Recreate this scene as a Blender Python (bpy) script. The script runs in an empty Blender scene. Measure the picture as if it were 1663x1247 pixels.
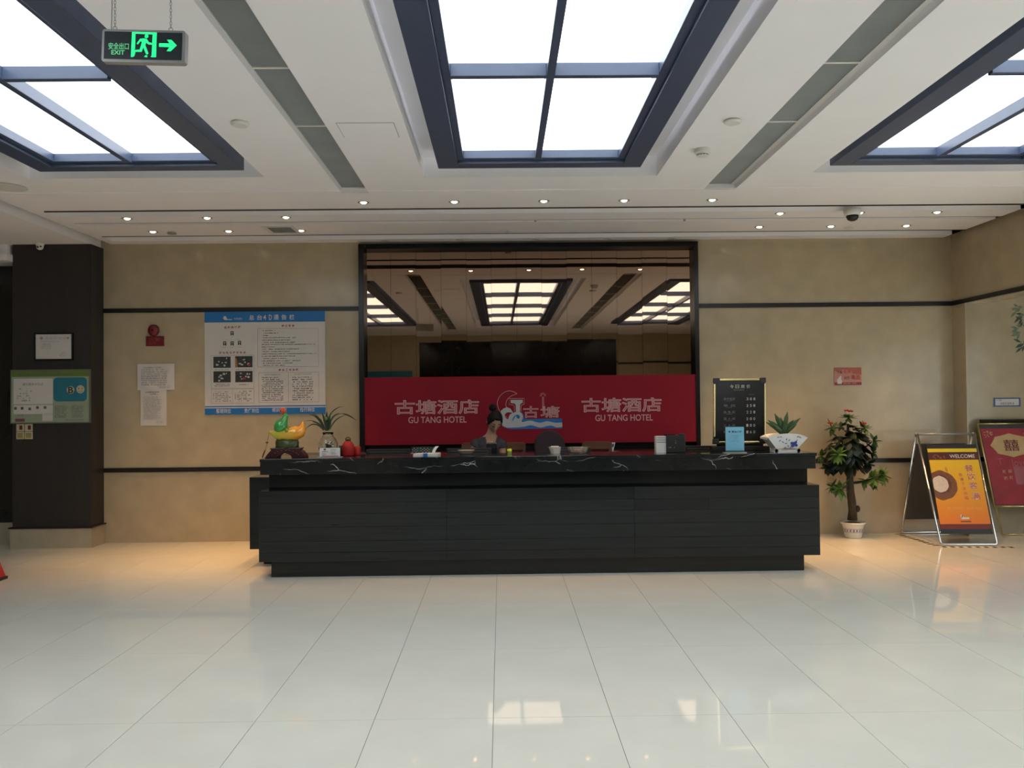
import bpy, bmesh, math, random
from mathutils import Vector, Matrix, Euler
random.seed(7)
S = bpy.context.scene
COL = S.collection
PI = math.pi
R = math.radians

# ------------------------------------------------------------------ camera, world, exposure
cd = bpy.data.cameras.new('camera'); cam = bpy.data.objects.new('camera', cd); COL.objects.link(cam)
cd.sensor_fit = 'HORIZONTAL'; cd.sensor_width = 36.0; cd.lens = 36.0 * 1410 / 1663
cd.clip_start = 0.05; cd.clip_end = 200
yaw, pitch, roll = 0.0124999, 0.0185970, -0.0104857
fw = Vector((math.sin(yaw) * math.cos(pitch), math.cos(yaw) * math.cos(pitch), math.sin(pitch)))
rt = Vector((math.cos(yaw), -math.sin(yaw), 0)); up = rt.cross(fw)
r2 = rt * math.cos(roll) + up * math.sin(roll); u2 = up * math.cos(roll) - rt * math.sin(roll)
m = Matrix((r2, u2, -fw)).transposed().to_4x4(); m.translation = (0, 0, 1.605)
cam.matrix_world = m
S.camera = cam
w = bpy.data.worlds.new('world'); S.world = w; w.use_nodes = True
WB = w.node_tree.nodes['Background']
WB.inputs[0].default_value = (0.90, 0.96, 1.0, 1); WB.inputs[1].default_value = 2.6
vs = S.view_settings
vs.view_transform = 'Standard'; vs.look = 'None'; vs.exposure = 0.45; vs.gamma = 1.0; vs.use_curve_mapping = False
S.cycles.max_bounces = 10; S.cycles.diffuse_bounces = 5; S.cycles.glossy_bounces = 5
S.cycles.transmission_bounces = 6; S.cycles.sample_clamp_indirect = 4.0
S.cycles.use_denoising = True
S.cycles.caustics_reflective = False; S.cycles.caustics_refractive = False
PANE = 2.9            # radiance of the luminous ceiling panes
SPOT = 92.0           # watts of each warm recessed spot
ld = bpy.data.lights.new('daylight_portal', 'AREA'); ld.shape = 'RECTANGLE'; ld.size = 5.2; ld.size_y = 2.5
ld.cycles.is_portal = True
lo = bpy.data.objects.new('daylight_portal', ld); COL.objects.link(lo)
lo.location = (7.75, 4.2, 1.3); lo.rotation_euler = (R(90), 0, R(90))

sl = bpy.data.lights.new('sun', 'SUN'); sl.energy = 9.0; sl.angle = R(0.5); sl.color = (1.0, .95, .88)
so = bpy.data.objects.new('sun', sl); COL.objects.link(so); so.rotation_euler = (R(6), R(44), 0)   # high sun shining in through the glazed entrance at right

# ------------------------------------------------------------------ helpers
B = 10.15             # back wall
H = 3.47              # ceiling
def C(r, g, b):
    f = lambda v: (v / 255 / 12.92) if v <= 10 else ((v / 255 + 0.055) / 1.055) ** 2.4
    return (f(r), f(g), f(b))
def mat(name, col, rough=0.5, metal=0.0, var=0.06, scale=9.0, bump=0.0, coat=0.0, emit=None, es=0.0, trans=0.0, spec=0.5, ior=1.45, aniso=None, alpha=1.0):
    M = bpy.data.materials.new(name); M.use_nodes = True
    nt = M.node_tree; b = nt.nodes['Principled BSDF']
    b.inputs['Roughness'].default_value = rough; b.inputs['Metallic'].default_value = metal
    b.inputs['Specular IOR Level'].default_value = spec; b.inputs['IOR'].default_value = ior
    b.inputs['Coat Weight'].default_value = coat; b.inputs['Coat Roughness'].default_value = 0.03
    b.inputs['Transmission Weight'].default_value = trans; b.inputs['Alpha'].default_value = alpha
    if emit:
        b.inputs['Emission Color'].default_value = (*emit, 1); b.inputs['Emission Strength'].default_value = es
    tc = nt.nodes.new('ShaderNodeTexCoord')
    n = nt.nodes.new('ShaderNodeTexNoise'); n.inputs['Scale'].default_value = scale; n.inputs['Detail'].default_value = 5
    if aniso:
        mp = nt.nodes.new('ShaderNodeMapping'); mp.inputs['Scale'].default_value = aniso
        nt.links.new(tc.outputs['Object'], mp.inputs[0]); nt.links.new(mp.outputs[0], n.inputs['Vector'])
    else:
        nt.links.new(tc.outputs['Object'], n.inputs['Vector'])
    mx = nt.nodes.new('ShaderNodeMix'); mx.data_type = 'RGBA'
    mx.inputs['A'].default_value = (*[max(0, c * (1 - var * 2)) for c in col], 1)
    mx.inputs['B'].default_value = (*[min(1, c * (1 + var * 2)) for c in col], 1)
    nt.links.new(n.outputs['Fac'], mx.inputs['Factor']); nt.links.new(mx.outputs['Result'], b.inputs['Base Color'])
    if bump:
        bp = nt.nodes.new('ShaderNodeBump'); bp.inputs['Strength'].default_value = bump; bp.inputs['Distance'].default_value = 0.01
        nt.links.new(n.outputs['Fac'], bp.inputs['Height']); nt.links.new(bp.outputs[0], b.inputs['Normal'])
    return M
class MB:
    def __init__(s): s.v = []; s.f = []; s.m = []; s.mi = 0
    def add(s, vs, fs):
        k = len(s.v); s.v += [Vector(p) for p in vs]; s.f += [[i + k for i in f] for f in fs]; s.m += [s.mi] * len(fs); return s
    def box(s, x0, x1, y0, y1, z0, z1):
        return s.add([(x0,y0,z0),(x1,y0,z0),(x1,y1,z0),(x0,y1,z0),(x0,y0,z1),(x1,y0,z1),(x1,y1,z1),(x0,y1,z1)],
                     [(3,2,1,0),(4,5,6,7),(0,1,5,4),(1,2,6,5),(2,3,7,6),(3,0,4,7)])
    def poly(s, pts): return s.add(pts, [list(range(len(pts)))])
    def prism(s, pts, d):
        n = len(pts); d = Vector(d); a = [Vector(p) for p in pts]
        return s.add(a + [p + d for p in a], [list(range(n))[::-1], list(range(n, 2*n))] + [(i, (i+1) % n, n + (i+1) % n, n + i) for i in range(n)])
    def lathe(s, prof, c=(0,0,0), n=24, axis='Z', sx=1, sy=1):
        vs = []; fs = []
        for r, z in prof:
            for i in range(n):
                a = 2*PI*i/n; x, y = r*math.cos(a)*sx, r*math.sin(a)*sy
                p = {'Z': (x, y, z), 'Y': (x, z, y), 'X': (z, x, y)}[axis]
                vs.append((c[0]+p[0], c[1]+p[1], c[2]+p[2]))
        for j in range(len(prof)-1):
            for i in range(n):
                fs.append((j*n+i, j*n+(i+1) % n, (j+1)*n+(i+1) % n, (j+1)*n+i))
        if prof[0][0] > 1e-5: fs.append(list(range(n))[::-1])
        if prof[-1][0] > 1e-5: fs.append([(len(prof)-1)*n+i for i in range(n)])
        return s.add(vs, fs)
    def tube(s, path, r, n=8, closed=False, caps=True):
        P = [Vector(p) for p in path]; N = len(P); rs = r if isinstance(r, (list, tuple)) else [r]*N
        vs = []; fs = []; ref = None
        for i, p in enumerate(P):
            a = P[(i-1) % N] if (closed or i > 0) else p; b = P[(i+1) % N] if (closed or i < N-1) else p
            t = (b - a).normalized()
            if ref is None: ref = Vector((0,0,1)) if abs(t.z) < 0.9 else Vector((1,0,0))
            u = (ref - t * ref.dot(t)).normalized(); ref = u; v = t.cross(u)
            for k in range(n):
                q = 2*PI*k/n; vs.append(p + (u*math.cos(q) + v*math.sin(q)) * rs[i])
        for i in range(N if closed else N-1):
            for k in range(n):
                j = (i+1) % N; fs.append((i*n+k, i*n+(k+1) % n, j*n+(k+1) % n, j*n+k))
        if not closed and caps: fs += [list(range(n))[::-1], [(N-1)*n+k for k in range(n)]]
        return s.add(vs, fs)
    def rings(s, rs, n=20):   # rs: (center, rx, ry[, rot matrix])
        vs = []; fs = []
        for g in rs:
            M = g[3] if len(g) > 3 else Matrix.Identity(3)
            for k in range(n):
                q = 2*PI*k/n; vs.append(Vector(g[0]) + M @ Vector((g[1]*math.cos(q), g[2]*math.sin(q), 0)))
        for i in range(len(rs)-1):
            for k in range(n): fs.append((i*n+k, i*n+(k+1) % n, (i+1)*n+(k+1) % n, (i+1)*n+k))
        fs += [list(range(n))[::-1], [(len(rs)-1)*n+k for k in range(n)]]
        return s.add(vs, fs)
    def ball(s, c, rx, ry=None, rz=None, n=16):
        ry = ry or rx; rz = rz or rx; h = n // 2
        vs = [(c[0], c[1], c[2]-rz)]; fs = []
        for j in range(1, h):
            a = -PI/2 + PI*j/h
            for i in range(n):
                q = 2*PI*i/n; vs.append((c[0]+rx*math.cos(a)*math.cos(q), c[1]+ry*math.cos(a)*math.sin(q), c[2]+rz*math.sin(a)))
        vs.append((c[0], c[1], c[2]+rz)); L = len(vs)-1
        for i in range(n): fs.append((0, 1+(i+1) % n, 1+i)); fs.append((L, 1+(h-2)*n+i, 1+(h-2)*n+(i+1) % n))
        for j in range(h-2):
            for i in range(n): fs.append((1+j*n+i, 1+j*n+(i+1) % n, 1+(j+1)*n+(i+1) % n, 1+(j+1)*n+i))
        return s.add(vs, fs)
    def xf(s, M, k=0):
        for i in range(k, len(s.v)): s.v[i] = M @ s.v[i]
        return s
def mesh_of(name, mb, mats, org=(0,0,0), smooth=False):
    me = bpy.data.meshes.new(name); o = Vector(org)
    me.from_pydata([tuple(p - o) for p in mb.v], [], mb.f)
    for M in (mats if isinstance(mats, (list, tuple)) else [mats]): me.materials.append(M)
    for p, k in zip(me.polygons, mb.m): p.material_index = k; p.use_smooth = smooth
    me.update(); return me
def obj(name, mb, mats, parent=None, org=(0,0,0), smooth=False, bevel=0.0, label=None, seg=2):
    """one mesh object; org is the world position of the thing it belongs to"""
    o = bpy.data.objects.new(name, mesh_of(name, mb, mats, org, smooth)); COL.objects.link(o)
    if parent: o.parent = parent
    else: o.location = org
    if bevel:
        b = o.modifiers.new('bevel', 'BEVEL'); b.width = bevel; b.segments = seg; b.limit_method = 'ANGLE'
    if label: o['label'] = label
    return o
def tag(o, label, cat, group=None, kind=None):
    o['label'] = label; o['category'] = cat
    if group: o['group'] = group
    if kind: o['kind'] = kind
    return o
def thing(name, loc, label, cat, group=None):
    o = bpy.data.objects.new(name, None); COL.objects.link(o); o.location = loc; o.empty_display_size = 0.1
    return tag(o, label, cat, group)
def struct(name, mb, mats, smooth=False, bevel=0, label=None):
    o = obj(name, mb, mats, smooth=smooth, bevel=bevel); o['kind'] = 'structure'
    if label: o['label'] = label
    return o
def dup(root, loc, label=None, group=None, rz=None):
    c = root.copy(); COL.objects.link(c); c.location = loc
    if rz is not None: c.rotation_euler.z = rz
    if label: c['label'] = label
    if group: c['group'] = group
    for ch in list(root.children):
        d = ch.copy(); COL.objects.link(d); d.parent = c
        for g in list(ch.children):
            e = g.copy(); COL.objects.link(e); e.parent = d
    return c
class Plane:              # a printing surface: origin, u (right), v (up); n comes out of the surface
    def __init__(s, o, u=(1,0,0), v=(0,0,1)):
        s.o = Vector(o); s.u = Vector(u).normalized(); s.v = Vector(v).normalized(); s.n = s.u.cross(s.v)
    def __call__(s, a, b, n=0.0): return s.o + s.u*a + s.v*b + s.n*n
    def rect(s, mb, u0, u1, v0, v1, n): mb.poly([s(u0,v0,n), s(u1,v0,n), s(u1,v1,n), s(u0,v1,n)])
    def slab(s, mb, u0, u1, v0, v1, n0, n1): mb.prism([s(u0,v0,n0), s(u1,v0,n0), s(u1,v1,n0), s(u0,v1,n0)], s.n*(n1-n0))
    def rrect(s, mb, u0, u1, v0, v1, r, n, k=5):
        pts = []
        for cx, cy, a0 in ((u1-r, v0+r, -90), (u1-r, v1-r, 0), (u0+r, v1-r, 90), (u0+r, v0+r, 180)):
            for i in range(k+1):
                a = R(a0 + 90*i/k); pts.append(s(cx + r*math.cos(a), cy + r*math.sin(a), n))
        mb.poly(pts)
    def disc(s, mb, u, v, r, n, k=20): mb.poly([s(u + r*math.cos(2*PI*i/k), v + r*math.sin(2*PI*i/k), n) for i in range(k)])
def text(mb, pl, body, u0, u1, v0, v1, n, outline=0.0, weight=0.0):
    """lettering fitted into a box of the plane, added to mb as flat faces (or as a fine outline bead)"""
    cu = bpy.data.curves.new('t', 'FONT'); cu.body = body; cu.resolution_u = 4; cu.offset = weight
    if outline: cu.fill_mode = 'NONE'; cu.bevel_depth = outline; cu.bevel_resolution = 0
    else: cu.fill_mode = 'FRONT'
    o = bpy.data.objects.new('t', cu); COL.objects.link(o)
    dg = bpy.context.evaluated_depsgraph_get(); me = bpy.data.meshes.new_from_object(o.evaluated_get(dg))
    if len(me.vertices):
        xs = [v.co.x for v in me.vertices]; ys = [v.co.y for v in me.vertices]
        a, b, c, d = min(xs), max(xs), min(ys), max(ys)
        vs = [pl(u0 + (v.co.x-a)/(b-a+1e-9)*(u1-u0), v0 + (v.co.y-c)/(d-c+1e-9)*(v1-v0), n + v.co.z*(0.02 if outline else 0)) for v in me.vertices]
        mb.add(vs, [list(p.vertices) for p in me.polygons])
    bpy.data.objects.remove(o); bpy.data.meshes.remove(me); bpy.data.curves.remove(cu)
def smallprint(mb, pl, u0, u1, v0, v1, rows, n, fill=0.9, gap=0.12, first=0.0):
    """lines of print too small to read: a few strokes for every character"""
    p = (v1 - v0) / rows; g = p * 0.62
    for r in range(rows):
        y = v1 - (r + 0.8) * p; x = u0 + (first if r == 0 else 0); end = u0 + (u1-u0) * (fill * random.uniform(0.75, 1.0) if random.random() < .5 else fill)
        while x < end - g:
            if random.random() > gap:
                for k in range(3):
                    if random.random() < .7: pl.rect(mb, x + g*.05, x + g*.9, y + g*(.1 + .33*k), y + g*(.27 + .33*k), n)
                if random.random() < .8:
                    q = random.uniform(.1, .7); pl.rect(mb, x + g*q, x + g*(q + .17), y, y + g*.95, n)
            x += g * 1.02

# ------------------------------------------------------------------ materials
M_ceil = mat('white_ceiling_paint', (0.885, 0.872, 0.905), 0.75, var=0.015, scale=3)
M_wall = mat('beige_polished_stone', (0.44, 0.375, 0.265), 0.15, var=0.08, scale=5, spec=0.35)
M_base = mat('grey_beige_stone_base', (0.40, 0.36, 0.27), 0.3, var=0.10, scale=6)
M_trim = mat('near_black_trim', (0.012, 0.011, 0.012), 0.3)
M_pillar = mat('dark_brown_laminate', (0.026, 0.023, 0.023), 0.5, var=0.15, scale=3, aniso=(6, 6, .4))
M_dark = mat('black_glass_stone', (0.010, 0.011, 0.012), 0.12, var=0.2, scale=4)
M_tile = mat('cream_porcelain_tile', (0.68, 0.67, 0.605), 0.035, var=0.05, scale=2.2, spec=0.6, ior=1.52)
M_grout = mat('dark_grey_grout', (0.12, 0.11, 0.10), 0.8)
M_blue = mat('dark_blue_grey_painted_steel', (0.058, 0.080, 0.140), 0.35, var=0.08)
M_pane = mat('luminous_white_pane', (0.8, 0.8, 0.8), 0.4, emit=(0.93, 0.98, 1.0), es=PANE, var=0.01)
M_white = mat('white_plastic', (0.72, 0.71, 0.68), 0.4, var=0.02)
M_grey = mat('grey_aluminium', (0.33, 0.34, 0.34), 0.35, metal=0.6, var=0.05)
M_slat = mat('grille_grey_slats', (0.27, 0.28, 0.28), 0.5, var=0.08, scale=4)
M_slatback = mat('grille_dark_backing', (0.10, 0.105, 0.11), 0.8)
M_mirror = mat('bronze_mirror_glass', (0.32, 0.225, 0.16), 0.015, metal=1.0, var=0.01)
M_blk = mat('black_lacquer', (0.008, 0.008, 0.009), 0.22, var=0.1)
M_blkplastic = mat('black_plastic', (0.014, 0.014, 0.015), 0.42, var=0.1)
M_red = mat('crimson_banner_print', (0.27, 0.013, 0.026), 0.6, var=0.08, scale=2, spec=0.15)
M_pink = mat('pale_pink_lettering', (0.66, 0.36, 0.37), 0.5, var=0.03)
M_pale = mat('pale_grey_print', (0.50, 0.50, 0.50), 0.5, var=0.02)
M_lblue = mat('bright_blue_print', (0.012, 0.16, 0.46), 0.45, var=0.03)
M_paper = mat('white_paper', (0.60, 0.59, 0.58), 0.8, var=0.03)
M_ink = mat('dark_print_ink', (0.03, 0.03, 0.03), 0.7)
M_greyink = mat('grey_print_ink', (0.30, 0.29, 0.29), 0.7)
M_redink = mat('red_print_ink', (0.42, 0.03, 0.03), 0.6)
M_gold = mat('polished_gold_metal', (0.72, 0.58, 0.26), 0.18, metal=1.0, var=0.05)
M_chrome = mat('chrome_tube', (0.70, 0.70, 0.70), 0.12, metal=1.0, var=0.03)
M_exit = mat('exit_sign_green', (0.0, 0.5, 0.2), 0.5, emit=(0.02, 0.95, 0.24), es=0.9, var=0.02)
M_exitdim = mat('exit_sign_green_dim', (0.05, 0.3, 0.15), 0.5, emit=(0.14, 0.66, 0.28), es=0.6, var=0.02)
M_exitface = mat('exit_sign_dark_face', (0.012, 0.022, 0.035), 0.35)
M_bulb = mat('warm_lit_lamp', (0.9, 0.8, 0.6), 0.4, emit=(1.0, 0.80, 0.52), es=14.0, var=0.01)
M_unlit = mat('unlit_lamp_glass', (0.10, 0.10, 0.10), 0.2)
M_wood = mat('brown_wood', (0.13, 0.055, 0.028), 0.4, var=0.25, scale=6, aniso=(1, 12, 12))
M_maroon = mat('maroon_worktop', (0.11, 0.020, 0.020), 0.3, var=0.1)
M_glass = mat('clear_glass', (0.92, 0.95, 0.94), 0.02, trans=1.0, ior=1.45, var=0.01)
M_green = mat('dark_green_leaf', (0.020, 0.050, 0.018), 0.4, var=0.25, scale=20)
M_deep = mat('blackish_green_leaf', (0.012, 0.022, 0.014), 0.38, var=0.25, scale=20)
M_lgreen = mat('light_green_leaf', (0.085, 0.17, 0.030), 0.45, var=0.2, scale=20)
M_flower = mat('dark_red_petal', (0.30, 0.03, 0.012), 0.6, var=0.15, scale=30)
M_bark = mat('dark_bark', (0.040, 0.030, 0.018), 0.85, var=0.35, scale=18, bump=0.8)
M_soil = mat('brown_soil', (0.10, 0.065, 0.035), 0.9, var=0.3, scale=40, bump=0.5)
M_porc = mat('white_porcelain', (0.62, 0.62, 0.60), 0.15, var=0.02, coat=0.5)
M_cobalt = mat('cobalt_glaze', (0.03, 0.05, 0.24), 0.3, var=0.15)
M_skin = mat('light_brown_skin', (0.37, 0.215, 0.15), 0.55, var=0.05, scale=12, spec=0.25)
M_hair = mat('black_hair', (0.007, 0.0065, 0.0065), 0.6, var=0.3, scale=30, aniso=(6, 6, 1), bump=0.3, spec=0.2)
M_jacket = mat('slate_grey_cloth', (0.048, 0.046, 0.055), 0.85, var=0.10, scale=60, bump=0.15, spec=0.15)
M_top = mat('black_cloth', (0.010, 0.010, 0.011), 0.8, var=0.1)
M_lip = mat('muted_rose_lip', (0.27, 0.10, 0.085), 0.5)
M_win = bpy.data.materials.new('thin_window_glass'); M_win.use_nodes = True
_nt = M_win.node_tree; _nt.nodes.remove(_nt.nodes['Principled BSDF']); _t = _nt.nodes.new('ShaderNodeBsdfTransparent'); _g = _nt.nodes.new('ShaderNodeBsdfGlossy'); _m = _nt.nodes.new('ShaderNodeMixShader')
_t.inputs[0].default_value = (.93, .96, .95, 1); _g.inputs['Roughness'].default_value = .02; _m.inputs[0].default_value = .07
_nt.links.new(_t.outputs[0], _m.inputs[1]); _nt.links.new(_g.outputs[0], _m.inputs[2]); _nt.links.new(_m.outputs[0], _nt.nodes['Material Output'].inputs[0])
def marble():
    M = mat('black_marble_white_veins', (0.012, 0.013, 0.014), 0.10, var=0.3, scale=5, spec=0.5); nt = M.node_tree; b = nt.nodes['Principled BSDF']
    base = b.inputs['Base Color'].links[0].from_socket
    tc = nt.nodes.new('ShaderNodeTexCoord'); n = nt.nodes.new('ShaderNodeTexNoise'); n.inputs['Scale'].default_value = 3.0; n.inputs['Detail'].default_value = 6
    nt.links.new(tc.outputs['Object'], n.inputs['Vector'])
    mp = nt.nodes.new('ShaderNodeMapping'); mp.inputs['Rotation'].default_value = (0, R(28), 0); mp.inputs['Scale'].default_value = (1.1, 2.2, 3.2)
    nt.links.new(tc.outputs['Object'], mp.inputs[0])
    ad = nt.nodes.new('ShaderNodeMix'); ad.data_type = 'RGBA'; ad.blend_type = 'ADD'; ad.inputs['Factor'].default_value = 0.55
    nt.links.new(mp.outputs[0], ad.inputs['A']); nt.links.new(n.outputs['Color'], ad.inputs['B'])
    v = nt.nodes.new('ShaderNodeTexVoronoi'); v.feature = 'DISTANCE_TO_EDGE'; v.inputs['Scale'].default_value = 1.9
    nt.links.new(ad.outputs['Result'], v.inputs['Vector'])
    r = nt.nodes.new('ShaderNodeValToRGB'); r.color_ramp.elements[0].color = (1,1,1,1); r.color_ramp.elements[1].color = (0,0,0,1)
    r.color_ramp.elements[0].position = 0.003; r.color_ramp.elements[1].position = 0.012
    nt.links.new(v.outputs['Distance'], r.inputs[0])
    n2 = nt.nodes.new('ShaderNodeTexNoise'); n2.inputs['Scale'].default_value = 4.5; nt.links.new(tc.outputs['Object'], n2.inputs['Vector'])
    r2_ = nt.nodes.new('ShaderNodeValToRGB'); r2_.color_ramp.elements[0].position = 0.46; r2_.color_ramp.elements[1].position = 0.60
    nt.links.new(n2.outputs['Fac'], r2_.inputs[0])
    mu = nt.nodes.new('ShaderNodeMath'); mu.operation = 'MULTIPLY'; nt.links.new(r.outputs[0], mu.inputs[0]); nt.links.new(r2_.outputs[0], mu.inputs[1])
    mx = nt.nodes.new('ShaderNodeMix'); mx.data_type = 'RGBA'; nt.links.new(mu.outputs[0], mx.inputs['Factor'])
    nt.links.new(base, mx.inputs['A']); mx.inputs['B'].default_value = (0.42, 0.42, 0.40, 1)
    nt.links.new(mx.outputs['Result'], b.inputs['Base Color'])
    return M
M_marble = marble()
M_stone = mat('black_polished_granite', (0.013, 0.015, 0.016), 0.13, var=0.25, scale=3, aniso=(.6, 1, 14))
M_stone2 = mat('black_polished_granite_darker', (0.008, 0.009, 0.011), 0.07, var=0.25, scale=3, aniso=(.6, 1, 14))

# ------------------------------------------------------------------ room shell
XL, XR, YR = -7.6, 7.6, -3.15          # left wall, right outer wall, rear wall
RW = 5.32                              # face of the right wall / header
# floor: grout bed, single tiles where the photo shows them, plain slab elsewhere
fl = MB(); fl.box(XL-.1, XR+.1, YR-.1, B+.15, -.12, -.003)
floor = struct('floor', fl, M_grout)
TX, TY, X0, Y0 = 0.6, 1.22, -0.057, 4.42
ix0, ix1, iy0, iy1 = -9, 11, -1, 5     # the tiled patch that shows
t = MB(); t.box(0.0014, TX-.0014, 0.0011, TY-.0011, -.012, 0)
tm = mesh_of('tile', t, M_tile)
bx0, bx1 = X0 + ix0*TX, X0 + ix1*TX; by0 = Y0 + iy0*TY
for i in range(ix0, ix1):
    for j in range(iy0, iy1):
        y = Y0 + j*TY
        if y + TY > B + .05:
            continue
        o = bpy.data.objects.new('tile', tm); COL.objects.link(o); o.parent = floor; o.location = (X0 + i*TX, y, 0)
yt = Y0 + 4*TY
tc_ = MB(); tc_.box(0.0012, TX-.0012, 0.0006, B - yt, -.012, 0); tcm = mesh_of('cut_tile', tc_, M_tile)
for i in range(ix0, ix1):
    o = bpy.data.objects.new('tile', tcm); COL.objects.link(o); o.parent = floor; o.location = (X0 + i*TX, yt, 0)
g = MB(); g.box(XL, bx0, YR, B, -.012, 0); g.box(bx1, XR, YR, B, -.012, 0); g.box(bx0, bx1, YR, by0, -.012, 0)
obj('outer_paving', g, M_tile, parent=floor)
# walls
wb = MB(); wb.box(-4.65, -1.60, B, B+.12, 0, 3.75); wb.box(2.285, XR+.1, B, B+.12, 0, 3.75); wb.box(-1.60, 2.285, B, B+.12, 0, .94); wb.box(-1.60, 2.285, B, B+.12, 3.39, 3.75); wb.box(-1.75, 2.45, 10.48, 10.54, .8, 3.6); struct('wall_back', wb, M_wall)
wl = MB(); wl.box(XL-.1, XL, YR, B+.2, 0, 3.75); struct('wall_left', wl, M_wall)
wr = MB(); wr.box(RW, RW+.012, 9.86, B, 0, 2.66); wr.box(RW, RW+.29, 9.86, B, 2.66, 3.75)
wr.box(RW, RW+.29, YR, 9.86, 2.66, 3.75)
wr.box(RW, RW+.29, YR, 1.2, 0, 2.66); struct('wall_right', wr, M_wall)
wo = MB(); wo.box(XR, XR+.12, YR, 1.6, 0, 3.1); wo.box(XR, XR+.12, 6.8, B, 0, 3.1); wo.box(XR, XR+.12, 1.6, 6.8, 2.55, 3.1)
struct('wall_entrance', wo, M_wall)
vc = MB(); vc.box(RW+.29, XR+.1, YR, B, 3.0, 3.1); struct('ceiling_entrance', vc, M_ceil)
wn = MB(); wn.box(XL-.1, -2.2, YR-.12, YR, 0, 3.75); wn.box(3.15, XR+.1, YR-.12, YR, 0, 3.75); wn.box(-2.2, 3.15, YR-.12, YR, 3.3, 3.75)
struct('wall_rear', wn, M_wall)
dn = MB()
for i in range(6):
    a = -2.2 + 5.35*i/6; dn.box(a+.01, a + 5.35/6 - .01, YR-.09, YR-.03, 0, 3.3)
dn.box(-2.2, 3.15, YR-.12, YR-.08, 0, 3.3)
struct('door_1', dn, M_dark)
tr = MB(); tr.box(3.15, XR, YR, YR+.015, 2.66, 2.71); struct('trim_5', tr, M_trim)
# glazed entrance beyond the right-hand opening
wf = MB()
for y in (1.6, 2.9, 4.2, 5.5, 6.76): wf.box(XR+.02, XR+.08, y-.03, y+.03, 0, 2.55)
wf.box(XR+.02, XR+.08, 1.6, 6.8, 2.45, 2.55); wf.box(XR+.02, XR+.08, 1.6, 6.8, 0, .08)
win = struct('window_1', wf, M_grey)
for y in (1.6, 2.9, 4.2, 5.5):
    gp = MB(); gp.box(XR+.045, XR+.055, y+.03, y+1.27, .08, 2.45); obj('pane', gp, M_win, parent=win)
gr = MB(); gr.box(XR+.1, XR+14, -8, 16, -.2, -.13); 
struct('ground_outside', gr, mat('pale_forecourt_paving', (0.5, 0.49, 0.47), 0.8))
# trims
def trimbar(n, x0, x1, z0, z1, y1=B): b = MB(); b.box(x0, x1, y1-.018, y1, z0, z1); return struct(n, b, M_trim)
trimbar('trim_1', -4.62, -1.652, 2.668, 2.718); trimbar('trim_2', 2.317, RW, 2.662, 2.712)
trimbar('trim_3', -4.62, -1.62, .815, .865); trimbar('trim_4', 2.317, RW, .83, .88)
b = MB(); b.box(RW-.018, RW, YR, B-.018, 2.662, 2.712); struct('trim_6', b, M_trim)
trimbar('trim_7', RW+.012, XR, .83, .88)
# left pillar, its base, the wall beside it
b = MB(); b.box(-5.50, -4.62, 9.84, B+.1, .235, 3.42); struct('wall_pillar', b, M_pillar)
b = MB(); b.box(-5.515, -4.605, 9.82, B+.1, 0, .222); struct('baseboard_pillar', b, M_base)
b = MB(); b.box(-5.53, -4.59, 9.805, B, .222, .236); struct('trim_8', b, M_trim)
b = MB(); b.box(XL, -5.50, B, B+.1, .25, 3.42); struct('wall_recess', b, M_dark)
b = MB(); b.box(XL, -5.515, B-.03, B+.1, 0, .25); struct('baseboard_recess', b, M_base)
# left soffit and its small lower ledge
b = MB(); b.box(XL, -4.65, YR, B+.2, 3.42, 3.75); struct('ceiling_soffit', b, M_ceil)
b = MB(); b.box(XL, -5.497, 9.72, B, 3.225, 3.30); b.box(XL, -5.53, 9.80, B, 3.30, 3.42); struct('trim_9', b, M_ceil)
# main ceiling: one plate with rectangular openings (light coffers, grille slots, shadow slots)
COF = [(-3.87, -1.94, -.75, 7.17, .17), (-.63, 1.32, -.75, 7.22, .17), (2.60, 4.50, -.75, 7.15, .17)]
ACS = [(-1.405, -1.165, -2.2, 7.75, .075), (1.825, 2.11, -2.2, 7.72, .075)]
SLOT = [(-4.38, 5.24, 8.376, 8.63, .09), (-4.38, 5.24, 8.96, 9.07, .06), (-4.42, 5.24, 9.67, 9.96, .10)]
def plate(x0, x1, y0, y1, z, holes):
    mb = MB()
    xs = sorted({x0, x1, *[h[0] for h in holes], *[h[1] for h in holes]}); ys = sorted({y0, y1, *[h[2] for h in holes], *[h[3] for h in holes]})
    for a, b_ in zip(xs, xs[1:]):
        for c, d in zip(ys, ys[1:]):
            mx_, my = (a+b_)/2, (c+d)/2
            if a < x0 or b_ > x1: continue
            if any(h[0] < mx_ < h[1] and h[2] < my < h[3] for h in holes): continue
            mb.poly([(a,c,z), (a,d,z), (b_,d,z), (b_,c,z)])
    for h in holes:
        a, b_, c, d, e = h
        mb.poly([(a,c,z+e), (a,d,z+e), (b_,d,z+e), (b_,c,z+e)])
        for p, q in (((a,c),(b_,c)), ((b_,c),(b_,d)), ((b_,d),(a,d)), ((a,d),(a,c))):
            mb.poly([(*p, z), (*q, z), (*q, z+e), (*p, z+e)])
    return mb
cp = plate(-4.53, 5.24, YR, B, H, COF + ACS + SLOT)
cp.poly([(-4.53,YR,H), (-4.53,B,H), (-4.53,B,H+.2), (-4.53,YR,H+.2)]); cp.poly([(5.24,YR,H), (5.24,B,H), (5.24,B,H+.2), (5.24,YR,H+.2)])
ceiling = struct('ceiling', cp, M_ceil)
b = MB(); b.box(XL, XR, YR, B+.1, 3.70, 3.80); struct('ceiling_slab', b, M_ceil)
M_slot_shade = mat('dark_slot_shade', (0.045, 0.030, 0.026), 0.5)  # shade of the unlit ceiling slots, put into a dark brown colour
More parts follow.
